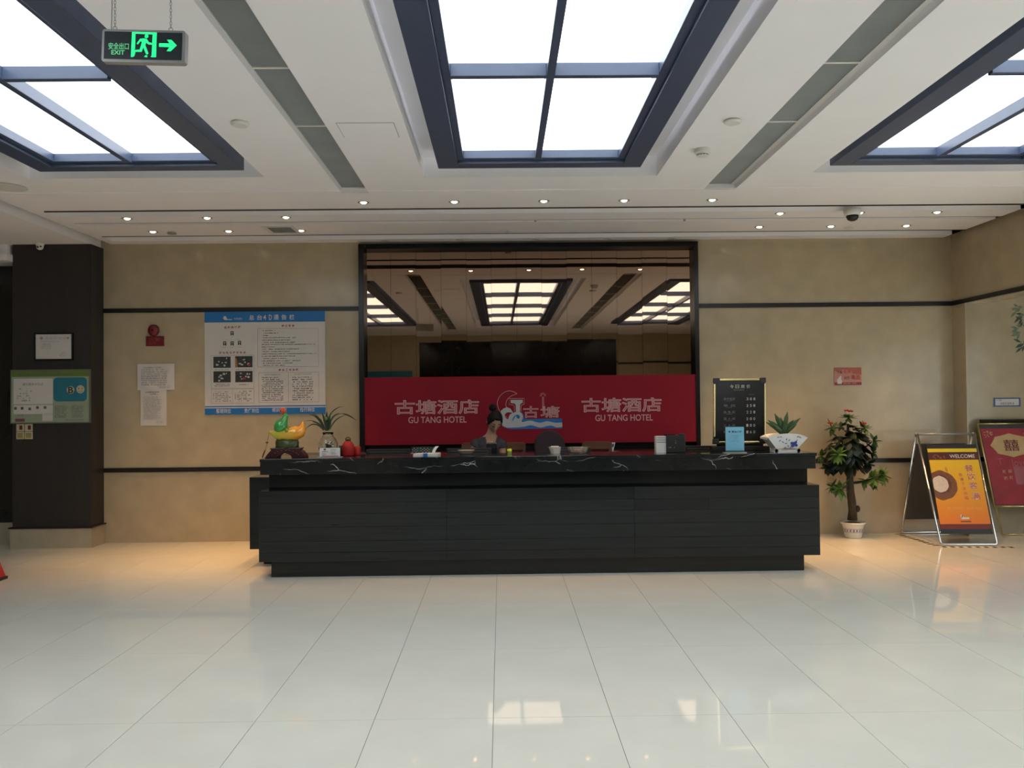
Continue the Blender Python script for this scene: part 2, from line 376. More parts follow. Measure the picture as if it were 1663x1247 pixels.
for k, (a, c, d, pr) in enumerate(((8.376, -4.38, 5.24, .011), (8.96, -4.38, 5.24, .0), (9.67, -4.42, 5.24, .005))):
    b = MB(); b.box(c, d, a-.003, a+.012, H-pr, H+.058); o = struct(f'trim_{10+k}', b, M_slot_shade)  # dark strip on the slot's near edge, drawn in place of its shade
b = MB(); b.box(-4.53, 5.24, 7.66, 7.675, H-.004, H); struct('trim_13', b, M_ceil)

# ------------------------------------------------------------------ luminous coffers
def coffer(ox, ly, label):
    """ox: left outer edge of the steel frame; ly: far outer edge"""
    W_, near = 1.625, -.42
    org = (ox + W_/2, (ly+near)/2, H); T = thing('ceiling_light_coffer', org, label, 'ceiling light', 'luminous ceiling coffers')
    x0, x1 = ox, ox + W_; i0, i1 = x0 + .16, x1 - .15
    f = MB(); z0, z1 = H - .004, H + .13
    f.box(x0, i0, near, ly, z0, z1); f.box(i1, x1, near, ly, z0, z1)
    fy0, fy1 = near + .30, ly - .30
    f.box(i0, i1, ly-.14, ly, z0, z1); f.box(i0, i1, near, near+.14, z0, z1)
    obj('frame', f, M_blue, T, org, bevel=.004)
    g = MB(); l0, l1, n0, n1 = i0 + .05, i1 - .055, near + .19, ly - .20
    g.box(i0, l0, near+.14, ly-.14, H+.022, H+.12); g.box(l1, i1, near+.14, ly-.14, H+.022, H+.12)
    g.box(l0, l1, n1, ly-.14, H+.022, H+.12); g.box(l0, l1, near+.14, n0, H+.022, H+.12)
    obj('inner_ledge', g, M_blue, T, org, bevel=.003)
    xb0 = x0 + .767; xb1 = xb0 + .048
    q = MB(); q.box(xb0, xb1, n0, n1, H+.006, H+.085); obj('long_bar', q, M_blue, T, org, bevel=.003)
    step = (n1 - n0 + .05) / 4; cuts = [n0 - .05]
    for k in range(1, 4):
        y = n0 + k*step - .05; cuts.append(y)
        for a, c in ((l0, xb0), (xb1, l1)):
            q = MB(); q.box(a, c, y, y+.05, H+.008, H+.085); obj('cross_bar', q, M_blue, T, org, bevel=.003)
    cuts.append(n1)
    for k in range(4):
        for a, c in ((l0, xb0), (xb1, l1)):
            q = MB(); q.box(a-.01, c+.01, cuts[k]+.04, cuts[k+1]+.01, H+.085, H+.095); obj('pane', q, M_pane, T, org)
coffer(-.486, 6.937, 'middle luminous ceiling coffer with dark blue frame, directly before the mirror')
coffer(-3.665, 6.945, 'left luminous ceiling coffer with dark blue frame, behind the green exit sign')
coffer(2.665, 6.93, 'right luminous ceiling coffer with dark blue frame, cut off by the right picture edge')

# ------------------------------------------------------------------ linear air grilles
def grille(a, label, flange):
    x0, x1, y0, y1, e = a; org = ((x0+x1)/2, (y0+y1)/2, H)
    T = thing('linear_air_grille', org, label, 'air vent', 'long ceiling air grilles')
    z = H + .05; g0, g1 = x0 + flange[0], x1 - flange[1]
    bk = MB(); bk.box(x0, x1, y0, y1, z+.018, z+.022); obj('backing', bk, M_slatback, T, org)
    f = MB(); f.box(x0, g0, y0, y1, z-.006, z+.016); f.box(g1, x1, y0, y1, z-.006, z+.016); f.box(g0, g1, y1-.02, y1, z-.006, z+.016); f.box(g0, g1, y0, y0+.02, z-.006, z+.016)
    obj('flange', f, M_white, T, org)
    y = y1 - .02; first = True
    while y > y0 + .1:
        L = 1.75 if first else 1.05; first = False; ya = max(y - L, y0 + .02)
        s = MB(); k = y - .012
        while k > ya + .03:
            s.add([(g0,k,z+.001),(g1,k,z+.001),(g1,k-.011,z+.014),(g0,k-.011,z+.014),(g0,k,z-.002),(g1,k,z-.002),(g1,k-.012,z+.011),(g0,k-.012,z+.011)],
                  [(0,1,2,3),(7,6,5,4),(0,4,5,1),(1,5,6,2),(2,6,7,3),(3,7,4,0)]); k -= .0165
        o = obj('slats', s, M_slat, T, org); o['kind'] = 'stuff'
        d = MB(); d.box(g0, g1, ya - .002, ya + .022, z-.006, z+.016); obj('divider', d, M_white, T, org); y = ya
grille(ACS[0], 'long slatted air grille between the left and middle light coffers', (.004, .03))
grille(ACS[1], 'long slatted air grille between the middle and right light coffers', (.004, .04))

# ------------------------------------------------------------------ recessed spots
def spot_proto(name, bulb, lit, label, group, beam=58):
    T = thing(name, (0,0,H), label, 'ceiling light', group)
    r = MB(); r.lathe([(.030, .004), (.031, -.003), (.045, -.006), (.052, -.004), (.053, .0)], n=20); obj('rim', r, M_grey if lit else M_white, T, smooth=True)
    q = MB(); q.lathe([(.0, -.0135), (.016, -.012), (.029, -.004), (.030, .004)], n=16) if lit else q.lathe([(.0, .002), (.020, .002), (.030, .004)], n=16)
    obj('lamp', q, bulb, T, smooth=True)
    if lit:
        l = bpy.data.lights.new('spot_beam', 'SPOT'); l.energy = lit; l.color = (1.0, .53, .18); l.spot_size = R(beam); l.spot_blend = 1.0; l.shadow_soft_size = .03
        o = bpy.data.objects.new('spot_beam', l); COL.objects.link(o); o.parent = T; o.location = (0, 0, -.03)
    return T
ordn = ['leftmost', 'second', 'third', 'fourth', 'rightmost']
p0 = None
for k, x in enumerate((-1.27, -.421, .418, 1.172, 2.003)):
    lab = f'lit recessed spotlight, {ordn[k]} from left in the row nearest the light coffers' if 0 < k < 4 else f'lit recessed spotlight, {ordn[k]} in the row nearest the light coffers'
    if p0 is None: p0 = spot_proto('recessed_spotlight', M_bulb, SPOT*.4, lab, 'lit ceiling spots'); p0.location = (x, 8.11, H)
    else: dup(p0, (x, 8.11, H), lab)
p0 = None
for row, yy, xs in (('middle', 8.735, (-3.739, -2.939, -2.149, 2.846, 3.658, 4.447)), ('rearmost lit', 9.42, (-3.754, -2.938, -2.154, 2.838, 3.623, 4.454))):
    for k, x in enumerate(xs):
        side = 'left of the mirror' if k < 3 else 'right of the mirror'
        which = ('outermost', 'central', 'innermost')[k] if k < 3 else ('innermost', 'central', 'outermost')[k-3]
        lab = f'lit recessed spotlight in the {row} row, {which} of the three {side}'
        if p0 is None: p0 = spot_proto('recessed_spotlight', M_bulb, SPOT, lab, 'lit ceiling spots'); p0.location = (x, yy, H)
        else: dup(p0, (x, yy, H), lab)
u0 = None
for k, x in enumerate((-1.329, -.456, .412, 1.264, 2.006)):
    lab = f'unlit recessed lamp above the mirror, {ordn[k]}' + (' from left' if 0 < k < 4 else ' of five')
    if u0 is None: u0 = spot_proto('unlit_spotlight', M_unlit, False, lab, 'unlit lamps above the mirror'); u0.location = (x, 10.055, H)
    else: dup(u0, (x, 10.055, H), lab)

# ------------------------------------------------------------------ small ceiling fittings
def flat_disc(x, y, r, h, label, name='ceiling_disc', m_=M_white):
    b = MB(); b.lathe([(0, -h), (r*.8, -h), (r, -h*.55), (r, -h*.45), (r*.86, -h*.3), (r*.86, 0)], (x, y, H), 24)
    return tag(obj(name, b, m_, org=(x, y, H)), label, 'ceiling fitting')
flat_disc(-1.715, 5.752, .062, .028, 'round white ceiling fitting between the left coffer and its grille')
flat_disc(1.574, 5.78, .062, .024, 'round white ceiling fitting right of the middle coffer, before the smoke detector')
flat_disc(-4.20, 7.43, .16, .012, 'large pale round ceiling plate at the left picture edge')
flat_disc(.113, 9.54, .045, .02, 'small round pale ceiling fitting in front of the mirror centre')
flat_disc(3.86, 9.52, .055, .010, 'flat round ceiling fitting behind the black dome camera')
flat_disc(-3.572, 9.47, .05, .02, 'small dark round ceiling sensor between rear spots at left', 'ceiling_sensor', M_grey)
flat_disc(.373, 9.0, .012, .012, 'tiny ceiling hook in the narrow slot before the mirror', 'ceiling_hook', M_grey)
flat_disc(1.93, 9.0, .014, .016, 'tiny dark ceiling hook right of the mirror middle', 'ceiling_hook', M_grey)
T = thing('smoke_detector', (1.526, 6.45, H), 'white smoke detector with dark slots, right of the middle coffer', 'smoke detector')
b = MB(); b.lathe([(.060, 0), (.062, -.012), (.060, -.03), (.046, -.036), (.044, -.052), (.034, -.058), (0, -.058)], (1.526, 6.45, H), 24); obj('body', b, M_white, T, (1.526, 6.45, H))
for k in range(12):
    a = 2*PI*k/12; b = MB(); b.box(-.008, .008, -.0445, -.042, -.050, -.040); b.xf(Matrix.Translation((1.526, 6.45, H)) @ Matrix.Rotation(a, 4, 'Z')); obj('slot', b, M_blk, T, (1.526, 6.45, H))
# dome camera
L = (3.51, 8.56, H); T = thing('dome_camera', L, 'white dome security camera with dark glass bubble under the ceiling', 'camera')
b = MB(); b.lathe([(.085, 0), (.088, -.012), (.078, -.06), (.066, -.066), (.0, -.066)], L, 28); obj('housing', b, M_white, T, L, smooth=True)
b = MB(); b.lathe([(.060, -.064), (.058, -.085), (.045, -.108), (.022, -.120), (0, -.123)], L, 24); obj('bubble', b, M_blkplastic, T, L, smooth=True)
L = (-5.15, 9.76, 3.42); T = thing('turret_camera', L, 'small white turret camera above the dark brown pillar', 'camera')
b = MB(); b.lathe([(.045, 0), (.046, -.02), (.04, -.03), (0, -.03)], L, 20); obj('mount', b, M_white, T, L, smooth=True)
b = MB(); b.ball((-5.15, 9.76, 3.378), .038); hd = obj('head', b, M_white, T, L, smooth=True)
b = MB(); b.lathe([(.0, -.037), (.013, -.036), (.013, -.02)], (-5.155, 9.76, 3.372), 12, 'Y'); b.lathe([(.0, -.034), (.009, -.033), (.009, -.02)], (-5.128, 9.76, 3.376), 12, 'Y'); obj('lens', b, M_blk, T, L)
# square vent, access hatch
L = (-2.345, 9.36, H); T = thing('square_air_vent', L, 'small slatted air vent in the ceiling left of the mirror', 'air vent')
b = MB(); x0, x1, y0, y1 = -2.52, -2.17, 9.16, 9.56
b.box(x0, x1, y0, y0+.05, H-.008, H); b.box(x0, x1, y1-.05, y1, H-.008, H); b.box(x0, x0+.05, y0+.05, y1-.05, H-.008, H); b.box(x1-.05, x1, y0+.05, y1-.05, H-.008, H); obj('frame', b, M_white, T, L)
b = MB(); b.box(x0+.05, x1-.05, y0+.05, y1-.05, H-.002, H-.0005); obj('backing', b, M_slatback, T, L)
for k in range(8):
    b = MB(); yy = y0 + .06 + k*.036; b.box(x0+.05, x1-.05, yy, yy+.012, H-.009, H-.003); obj('slat', b, M_slat, T, L)
L = (-.895, 5.944, H); T = thing('access_hatch', L, 'flush white access hatch in the ceiling left of middle coffer', 'hatch')
b = MB(); b.box(-1.088, -.700, 5.780, 6.108, H-.002, H-.0008); obj('joint', b, M_greyink, T, L)
b = MB(); b.box(-1.083, -.704, 5.7825, 6.1055, H-.005, H-.0015); obj('panel', b, M_ceil, T, L)

# ------------------------------------------------------------------ exit sign on chains
def exit_sign():
    yE = 3.6; L = (-1.465, yE, 3.085)
    T = thing('exit_sign', L, 'hanging green emergency exit sign with running figure and arrow', 'sign')
    tilt = Matrix.Translation(L) @ Matrix.Rotation(R(2.0), 4, 'Y') @ Matrix.Rotation(R(-1), 4, 'Z')
    w2, h2, d2 = .173, .068, .016
    def sec(y, w_, h_): return w_, h_, y
    b = MB(); pl = Plane((0, -d2, 0)); pts = []
    for cx, cz, a0 in ((w2-.012, -h2+.012, -90), (w2-.012, h2-.012, 0), (-w2+.012, h2-.012, 90), (-w2+.012, -h2+.012, 180)):
        for i in range(5):
            a = R(a0 + 22.5*i); pts.append((cx + .012*math.cos(a), -d2, cz + .012*math.sin(a)))
    b.prism(pts, (0, 2*d2, 0)); b.xf(tilt); obj('housing', b, M_grey, T, L)
    b = MB(); pl.rect(b, -w2+.010, w2-.013, -h2+.012, h2-.010, .0012); b.xf(tilt); obj('face_plate', b, M_exitface, T, L)
    # door frame, figure, arrow: units of the zoomed picture mapped to the face
    def q(x, y): return ((x - 790) / 1210 * .346, (440 - (y - (x-790)*.035)) / 455 * .136)
    def P_(pts, n=.0022): return [pl(*q(x, y + (x-790)*.035*0), n) for x, y in pts]
    b = MB()
    for poly in ([(620,240),(980,255),(980,285),(920,282),(680,268),(620,268)], [(620,265),(672,268),(672,480),(650,500),(678,530),(665,580),(640,592),(615,590)], [(920,280),(980,283),(980,600),(915,598)],
                 [(1018,405),(1170,410),(1130,358),(1195,360),(1275,440),(1190,520),(1130,517),(1170,462),(1018,455)],
                 [(740,338),(800,335),(840,345),(870,390),(915,400),(915,425),(862,420),(830,392),(820,430),(868,545),(855,560),(835,555),(790,460),(770,522),(655,520),(650,495),(740,490),(760,420),(768,380),(745,375),(712,418),(693,405)],
                 [(805,590),(830,568),(855,575),(850,600)], [(900,590),(925,572),(925,598)]):
        b.poly(P_(poly))
    b.poly([pl(*q(833 + 28*math.cos(2*PI*i/16), 305 + 28*math.sin(2*PI*i/16)), .0022) for i in range(16)])
    b.xf(tilt); obj('pictogram', b, M_exit, T, L)
    b = MB(); a0 = q(285, 478); a1 = q(580, 395); text(b, pl, '安全出口', a0[0], a1[0], a0[1], a1[1], .0022, weight=.01)
    a0 = q(330, 552); a1 = q(522, 497); text(b, pl, 'EXIT', a0[0], a1[0], a0[1], a1[1], .0022, weight=.02); b.xf(tilt); obj('lettering', b, M_exitdim, T, L)
    for sx in (-.128, .105):
        b = MB(); top = tilt @ Vector((sx, 0, h2))
        b.tube([top + Vector((.0085*math.cos(2*PI*i/12), 0, .010 + .0085*math.sin(2*PI*i/12))) for i in range(12)], .0016, 5, closed=True)
        z = top.z + .017; k = 0
        while z < H - .006:
            ring = []
            for i in range(8):
                a = 2*PI*i/8; u_ = .0042*math.cos(a); v_ = .0085*math.sin(a)
                ring.append((top.x + (u_ if k % 2 else 0), top.y + (0 if k % 2 else u_), z + .0065 + v_))
            b.tube(ring, .0012, 4, closed=True); z += .0135; k += 1
        obj('chain', b, M_grey, T, L)
    top = tilt @ Vector((-.143, 0, h2)); b = MB(); b.tube([top, top + Vector((.003, 0, .1)), top + Vector((.002, 0, .2)), (top.x, top.y, H)], .0022, 6); obj('cable', b, M_grey, T, L)
exit_sign()

# ------------------------------------------------------------------ mirror wall with black surround
L = (.333, B, 0)
T = thing('mirror_panelling', L, 'bronze mirror of thirteen tall strips in a black surround behind the counter', 'mirror')
mx0, mx1 = -1.585, 2.268; n = 13; mw = (mx1 - mx0) / n
rr = random.Random(3)
for k in range(n):
    a = mx0 + k*mw; b = MB(); b.box(-mw/2+.0012, mw/2-.0012, -.004, .004, -.86, .88); zc = 2.52
    b.xf(Matrix.Translation((a + mw/2, 10.22, zc)) @ Matrix.Rotation(rr.uniform(-.0022, .0022), 4, 'Z') @ Matrix.Rotation(-.003 + rr.uniform(-.0012, .0012), 4, 'X'))
    obj('mirror_strip', b, M_mirror, T, L)
b = MB(); b.box(-1.648, mx0, B-.06, B-.001, .93, 3.44); b.box(-1.598, mx0, B-.001, 10.245, .945, 3.385); obj('side_frame', b, M_blk, T, L, bevel=.003)
b = MB(); b.box(mx1, 2.318, B-.06, B-.001, .93, 3.44); b.box(mx1, 2.283, B-.001, 10.245, .945, 3.385); obj('side_frame', b, M_blk, T, L, bevel=.003)
b = MB(); b.box(mx0, mx1, B-.06, 10.245, 3.379, 3.388); b.box(mx0, mx1, B-.06, B-.001, 3.38, 3.44); obj('top_frame', b, M_blk, T, L, bevel=.003)
b = MB(); b.box(mx0, mx1, 10.232, 10.245, .95, 3.379); obj('backing_board', b, M_blk, T, L)
# red banner board
yb = B - .052; L = (.335, yb, 1.10)
T = thing('red_banner_board', L, 'wide crimson hotel name board across the foot of the mirror', 'sign')
b = MB(); b.box(-1.592, 2.27, yb, yb+.016, 1.10, 1.885); obj('board', b, M_red, T, L)
pl = Plane((0, yb, 0))
for u0_, u1_, z0_, z1_, g0_, g1_, gz0, gz1 in ((-1.238, -.26, 1.450, 1.62, -1.081, -.406, 1.350, 1.424), (.933, 1.867, 1.452, 1.622, 1.091, 1.763, 1.350, 1.424)):
    b = MB(); text(b, pl, '古塘酒店', u0_, u1_, z0_, z1_, .002, outline=.024); obj('outline_lettering', b, M_pink, T, L)
    b = MB(); text(b, pl, 'GU TANG HOTEL', g0_, g1_, gz0, gz1, .002, weight=.012); obj('lettering', b, M_pink, T, L)
def Lg(cx, cy): return (-.105 + cx*.000561, 1.816 - cy*.000564)
def smoothp(pts, k=5, closed=True):
    out = []; N = len(pts)
    for i in range(N if closed else N-1):
        p0_, p1_, p2_, p3_ = (pts[(i+j) % N] if closed else pts[min(max(i+j, 0), N-1)] for j in (-1, 0, 1, 2))
        for s_ in range(k):
            t_ = s_/k; f_ = lambda a, b_, c, d: .5*(2*b_ + (c-a)*t_ + (2*a-5*b_+4*c-d)*t_*t_ + (3*b_-a-3*c+d)*t_**3)
            out.append((f_(p0_[0], p1_[0], p2_[0], p3_[0]), f_(p0_[1], p1_[1], p2_[1], p3_[1])))
    if not closed: out.append(pts[-1])
    return out
def lp(name, pts, M_, n, sm=True):
    b = MB(); b.poly([pl(*Lg(*p), n) for p in (smoothp(pts) if sm else pts)]); return obj(name, b, M_, T, L)
up_ = [(620,830),(780,800),(900,830),(1000,845),(1130,815),(1250,840),(1320,850),(1445,845)]
dn_ = [(1445,932),(1330,945),(1200,905),(1000,945),(900,920),(780,895),(640,925),(420,940),(300,940)]
su, sd = smoothp(up_, 5, False), smoothp(dn_, 5, False)
lp('logo_blue_band', [(560,610),(620,640),(650,700),(660,765),(1445,765)] + su[::-1] + [(560,840)], M_lblue, .0014, False)
lp('logo_blue_base', [(190,880),(230,925),(300,955),(400,972),(1445,965)] + sd, M_lblue, .0014, False)
lp('logo_wave', su + sd + [(215,905),(183,860),(192,780),(188,700),(165,640),(170,600),(230,545),(300,518),(370,545),(415,605),(435,640),(470,618),(520,606),(570,615),(610,650),(632,700),(628,760),(600,810)], M_pale, .0022, False)
lp('logo_curl_hole', [(255,690),(280,640),(340,622),(410,640),(370,665),(345,700),(320,765),(275,735)], M_red, .0030)
lp('logo_curl', [(412,812),(420,755),(455,700),(510,676),(555,688),(570,720),(555,752),(525,755),(500,735),(487,698),(455,745)], M_lblue, .0030)
lp('logo_letter', [(380,370),(630,370),(630,432),(590,445),(572,480),(572,608),(487,608),(487,480),(465,445),(380,432)], M_pale, .0030, False)
b = MB()
def line(pts, closed=False, r=.0034): b.tube([pl(*Lg(*p), .003) for p in pts], r, 5, closed=closed)
line(smoothp([(150,600),(115,510),(103,420),(150,300),(250,210),(350,183),(440,200),(515,243)], 5, False)); line(smoothp([(515,243),(400,285),(320,350),(285,430),(280,470),(295,520)], 5, False))
line([(455,610),(455,500),(430,470),(350,468),(350,342),(660,342),(660,462),(612,470),(592,500),(592,610)])
line([(1040,600),(1040,310),(1062,310),(1072,600)]); line([(255,690),(310,735)], r=.002)
for k in range(9):
    a = R(-15 + 210*k/8); line([(1050 + 22*math.cos(a), 283 - 22*math.sin(a)), (1050 + 68*math.cos(a), 283 - 62*math.sin(a))], r=.0018)
obj('logo_outline', b, M_pink, T, L)
b = MB(); a0, a1 = Lg(640, 745), Lg(955, 500); text(b, pl, '古', a0[0], a1[0], a0[1], a1[1], .002, outline=.022)
a0, a1 = Lg(995, 745), Lg(1390, 500); text(b, pl, '塘', a0[0], a1[0], a0[1], a1[1], .002, outline=.022); obj('logo_characters', b, M_pink, T, L)
# ------------------------------------------------------------------ notices and boards on the walls
def ink(T, L, pl, name, M_, fn, n=.0015):
    b = MB(); fn(b, n); return obj(name, b, M_, T, L)
# big notice board
yb = B - .012; L = (-2.746, yb, 2.07); T = thing('notice_board', L, 'large white notice board with blue bands and red headings left of the mirror', 'notice board'); pl = Plane((0, yb, 0))
def nb(cx, cy): return (-3.446 + (cx-88)/1217*1.399, 2.668 - (cy-105)/1038*1.196)
def box_(mb, x0, y0, x1, y1, n=.0015): a = nb(x0, y1); c = nb(x1, y0); pl.rect(mb, a[0], c[0], a[1], c[1], n)
def tx(mb, s_, x0, y0, x1, y1, n=.0025, **k): a = nb(x0, y1); c = nb(x1, y0); text(mb, pl, s_, a[0], c[0], a[1], c[1], n, **k)
b = MB(); b.box(-3.446, -2.047, yb, B-.001, 1.472, 2.668); obj('board', b, M_paper, T, L)
for y0, y1 in ((105,212),(1056,1068),(1078,1143)):
    b = MB(); box_(b, 88,y0,1305,y1); obj('blue_band', b, M_lblue, T, L)
b = MB(); box_(b, 88,1068,1305,1078); obj('white_line', b, M_paper, T, L)
b = MB()
for s_, x in (('总',538),('台',618),('4',680),('D',738),('通',786),('告',865),('栏',944)): tx(b, s_, x, 138, x + (30 if s_ in '4D' else 52), 190, weight=.015)
obj('board_title', b, M_paper, T, L)
b = MB(); tx(b, '古塘酒店', 385,165,470,186); obj('hotel_lettering', b, M_paper, T, L)
for s_, x in (('整理到位',203),('责任到位',486),('培训到位',766),('执行到位',1048)): b = MB(); tx(b, s_, x, 1084 if x < 700 else 1080, x+148, 1128 if x < 700 else 1122, weight=.012); obj('slogan_lettering', b, M_paper, T, L)
b = MB()
b.poly([pl(*nb(*p), .0025) for p in [(275,170),(283,150),(305,148),(310,165),(320,180),(366,180),(366,187),(290,188)]]); obj('small_emblem', b, M_paper, T, L)
b = MB()
for s_, x0, x1, y0, y1 in (('组织构架图',287,452,250,274),('岗位职责',868,996,240,264),('前台电话接听标准',235,503,506,530),('前台工作流程',835,1032,686,710)):
    k = len(s_); p = (x1-x0)/(k-.3)
    for i, ch in enumerate(s_): tx(b, ch, x0 + i*p, y0, x0 + i*p + p*.66, y1, weight=.02)
for x0, y0 in ((170,925),(388,925)):
    for i in range(4): tx(b, '日常工作'[i] if x0 < 200 else '五常管理'[i], x0, y0 + i*17, x0+14, y0 + i*17 + 14)
obj('red_heading', b, M_redink, T, L)
b = MB()
def sp(x0, y0, x1, y1, rows, **k): a = nb(x0, y1); c = nb(x1, y0); smallprint(b, pl, a[0], c[0], a[1], c[1], rows, .002, **k)
for y, x0, x1 in ((291,675,850),(316,680,835),(339,680,745),(362,670,1022),(387,668,1025),(411,670,1010),(432,666,1215),(456,664,795),(479,666,1045),(503,668,955),(527,664,1215),(550,664,1018),(573,668,935),(597,670,1065),(620,676,985),(643,674,910)): sp(x0, y, x1, y+17, 1, fill=1.0, gap=.06)
sp(662,764,912,1012,13); sp(970,764,1218,1012,11)
sp(188,682,345,697,1,fill=1); sp(400,680,565,697,1,fill=1); sp(188,828,362,862,2); sp(430,834,540,852,1,fill=1)
sp(195,903,350,1016,6,fill=1,gap=.25); sp(412,900,565,1016,6,fill=1,gap=.25); obj('small_print', b, M_ink, T, L)
b = MB(); sp(690,736,860,755,1,fill=1); sp(992,732,1170,752,1,fill=1); sp(352,352,382,366,1,fill=1); sp(268,456,312,470,1,fill=1); sp(344,456,388,470,1,fill=1); sp(420,456,465,470,1,fill=1)
for x0, y0, x1, y1 in ((622,278,1238,668),(630,722,1240,1026),(152,545,585,880),(152,886,585,1030)):
    for e in ((x0,y0,x1,y0+3),(x0,y1-3,x1,y1),(x0,y0,x0+3,y1),(x1-3,y0,x1,y1)): box_(b, *e)
box_(b, 930,722,933,1026); box_(b, 366,886,369,1030); box_(b, 290,384,440,386); obj('ruled_line', b, M_greyink, T, L)
M_photo = mat('dark_photo_print', (0.03, 0.035, 0.035), 0.5, var=.45, scale=30)
for x0, y0, sd in ((176,558,1),(396,555,2),(176,705,3),(396,705,4)):
    b = MB(); box_(b, x0, y0, x0+174, y0+113); ph = obj('photograph', b, M_photo, T, L); rq = random.Random(sd)
    b = MB()
    for k in range(7):
        cx, cy = x0 + rq.uniform(30,145), y0 + rq.uniform(15,95); w_, h_ = rq.uniform(10,22), rq.uniform(6,14); a = rq.uniform(0,3)
        b.poly([pl(*nb(cx + w_*math.cos(a+q_)*rq.uniform(.6,1), cy + h_*math.sin(a+q_)), .0022 + k*.0002) for q_ in (0,1.5,3,4.6)])
    obj('photo_detail', b, M_pale, ph, (0,0,0)).location = (0,0,0)
    ph.children[0].data.transform(Matrix.Translation(-Vector(L)))
    if sd in (2, 4):
        b = MB(); cx, cy = (x0+140, y0+88) if sd == 2 else (x0+88, y0+76); b.poly([pl(*nb(cx+16*math.cos(i), cy+13*math.sin(i)), .004) for i in (0,1,2,3,4,5)])
        o = obj('photo_detail', b, M_redink, ph, L)
    if sd == 2:
        b = MB(); b.poly([pl(*nb(*p), .004) for p in [(396,575),(412,575),(422,668),(396,668)]]); obj('photo_detail', b, mat('orange_print', (.35,.14,.03)), ph, L)
for x, y in ((350,302),(275,404),(350,404),(424,400)):
    b = MB(); box_(b, x, y, x+32, y+42); q_ = obj('portrait', b, M_ink, T, L)
    b = MB(); b.poly([pl(*nb(x+16+8*math.cos(i*PI/4), y+15+9*math.sin(i*PI/4)), .0025) for i in range(8)]); b.poly([pl(*nb(*p), .0025) for p in [(x+9,y+42),(x+14,y+28),(x+18,y+28),(x+23,y+42)]]); obj('portrait_face', b, M_pale, q_, L)
# fire bell and call plate
L = (-4.03, B, 2.46); T = thing('fire_alarm_bell', L, 'small round dark red fire alarm bell on the beige wall', 'alarm')
M_fire = mat('dark_red_enamel', (0.16, 0.010, 0.018), 0.3, var=.1)
b = MB(); b.lathe([(.03, 0), (.03, -.02), (.066, -.022), (.068, -.03), (.060, -.048), (.035, -.060), (0, -.063)], L, 28, 'Y'); obj('gong', b, M_fire, T, L, smooth=True)
b = MB(); b.lathe([(.010, -.06), (.010, -.068), (0, -.070)], L, 12, 'Y'); obj('nut', b, M_blk, T, L)
L = (-4.02, B, 2.335); T = thing('alarm_notice_plate', L, 'dark red rectangular alarm plate directly under the round bell', 'sign'); pl = Plane((0, B-.025, 0))
b = MB(); b.box(-4.123, -3.916, B-.025, B-.001, 2.277, 2.392); obj('plate', b, M_fire, T, L, bevel=.004)
b = MB(); text(b, pl, '火警', -4.085, -3.955, 2.335, 2.378, .001); smallprint(b, pl, -4.095, -3.945, 2.29, 2.325, 2, .001); obj('lettering', b, mat('faded_red_print', (.30,.06,.06)), T, L)
# two papers
def paper(x0, x1, z0, z1, y, label, rows, head=False, signed=False, tilt=0):
    L = ((x0+x1)/2, y, (z0+z1)/2); T = thing('paper_notice', L, label, 'notice', 'paper notices below the fire bell'); pl = Plane((0, y, 0))
    b = MB(); b.prism([pl(x0, z0, .004), pl(x1, z0, .001), pl(x1, z1, .001), pl((x0+x1)/2, z1, 0), pl(x0, z1, .001)], (0, .0012, 0)); obj('sheet', b, M_paper, T, L)
    b = MB(); w_ = x1-x0; h_ = z1-z0
    if head: smallprint(b, pl, x0+w_*.18, x1-w_*.16, z1-h_*.115, z1-h_*.055, 1, .006, fill=1, gap=0); smallprint(b, pl, x0+w_*.36, x1-w_*.3, z1-h_*.16, z1-h_*.115, 1, .006, fill=1)
    obj('heading', b, M_ink, T, L)
    b = MB(); smallprint(b, pl, x0+w_*.1, x1-w_*.1, z0+h_*.16, z1-h_*(.2 if head else .1), rows, .006); smallprint(b, pl, x1-w_*.4, x1-w_*.08, z0+h_*.06, z0+h_*.14, 2, .006); obj('small_print', b, M_greyink, T, L)
paper(-4.224, -3.796, 1.766, 2.07, B-.012, 'wide white paper notice on the beige wall, upper of two', 9)
paper(-4.19, -3.89, 1.352, 1.777, B-.008, 'tall white paper notice with heading, lower of two', 20, True)
# framed certificate on the pillar
yp = 9.84; L = (-5.03, yp, 2.26); T = thing('framed_certificate', L, 'pale framed certificate on the dark brown pillar', 'certificate'); pl = Plane((0, yp-.016, 0))
b = MB(); 
for e in ((-5.247,-4.813,2.106,2.122),(-5.247,-4.813,2.400,2.416),(-5.247,-5.231,2.122,2.400),(-4.829,-4.813,2.122,2.400)): b.box(e[0], e[1], yp-.024, yp-.001, e[2], e[3])
obj('frame', b, M_blk, T, L)
b = MB(); b.box(-5.231, -4.829, yp-.016, yp-.001, 2.122, 2.400); obj('sheet', b, M_paper, T, L)
b = MB(); text(b, pl, '卫生许可证', -5.13, -4.89, 2.345, 2.370, .001); pl.disc(b, -5.168, 2.357, .018, .001); pl.disc(b, -4.872, 2.357, .014, .001); obj('heading', b, M_greyink, T, L)
b = MB(); smallprint(b, pl, -5.17, -5.04, 2.235, 2.30, 3, .001); smallprint(b, pl, -4.97, -4.88, 2.15, 2.20, 3, .001); smallprint(b, pl, -5.17, -4.90, 2.31, 2.33, 1, .001); obj('small_print', b, M_greyink, T, L)
b = MB()
for cx, cz in ((-4.945,2.157),(-4.91,2.200)): b.tube([pl(cx+.017*math.cos(2*PI*i/16), cz+.013*math.sin(2*PI*i/16), .001) for i in range(16)], .0018, 4, closed=True)
obj('seal', b, M_pink, T, L)
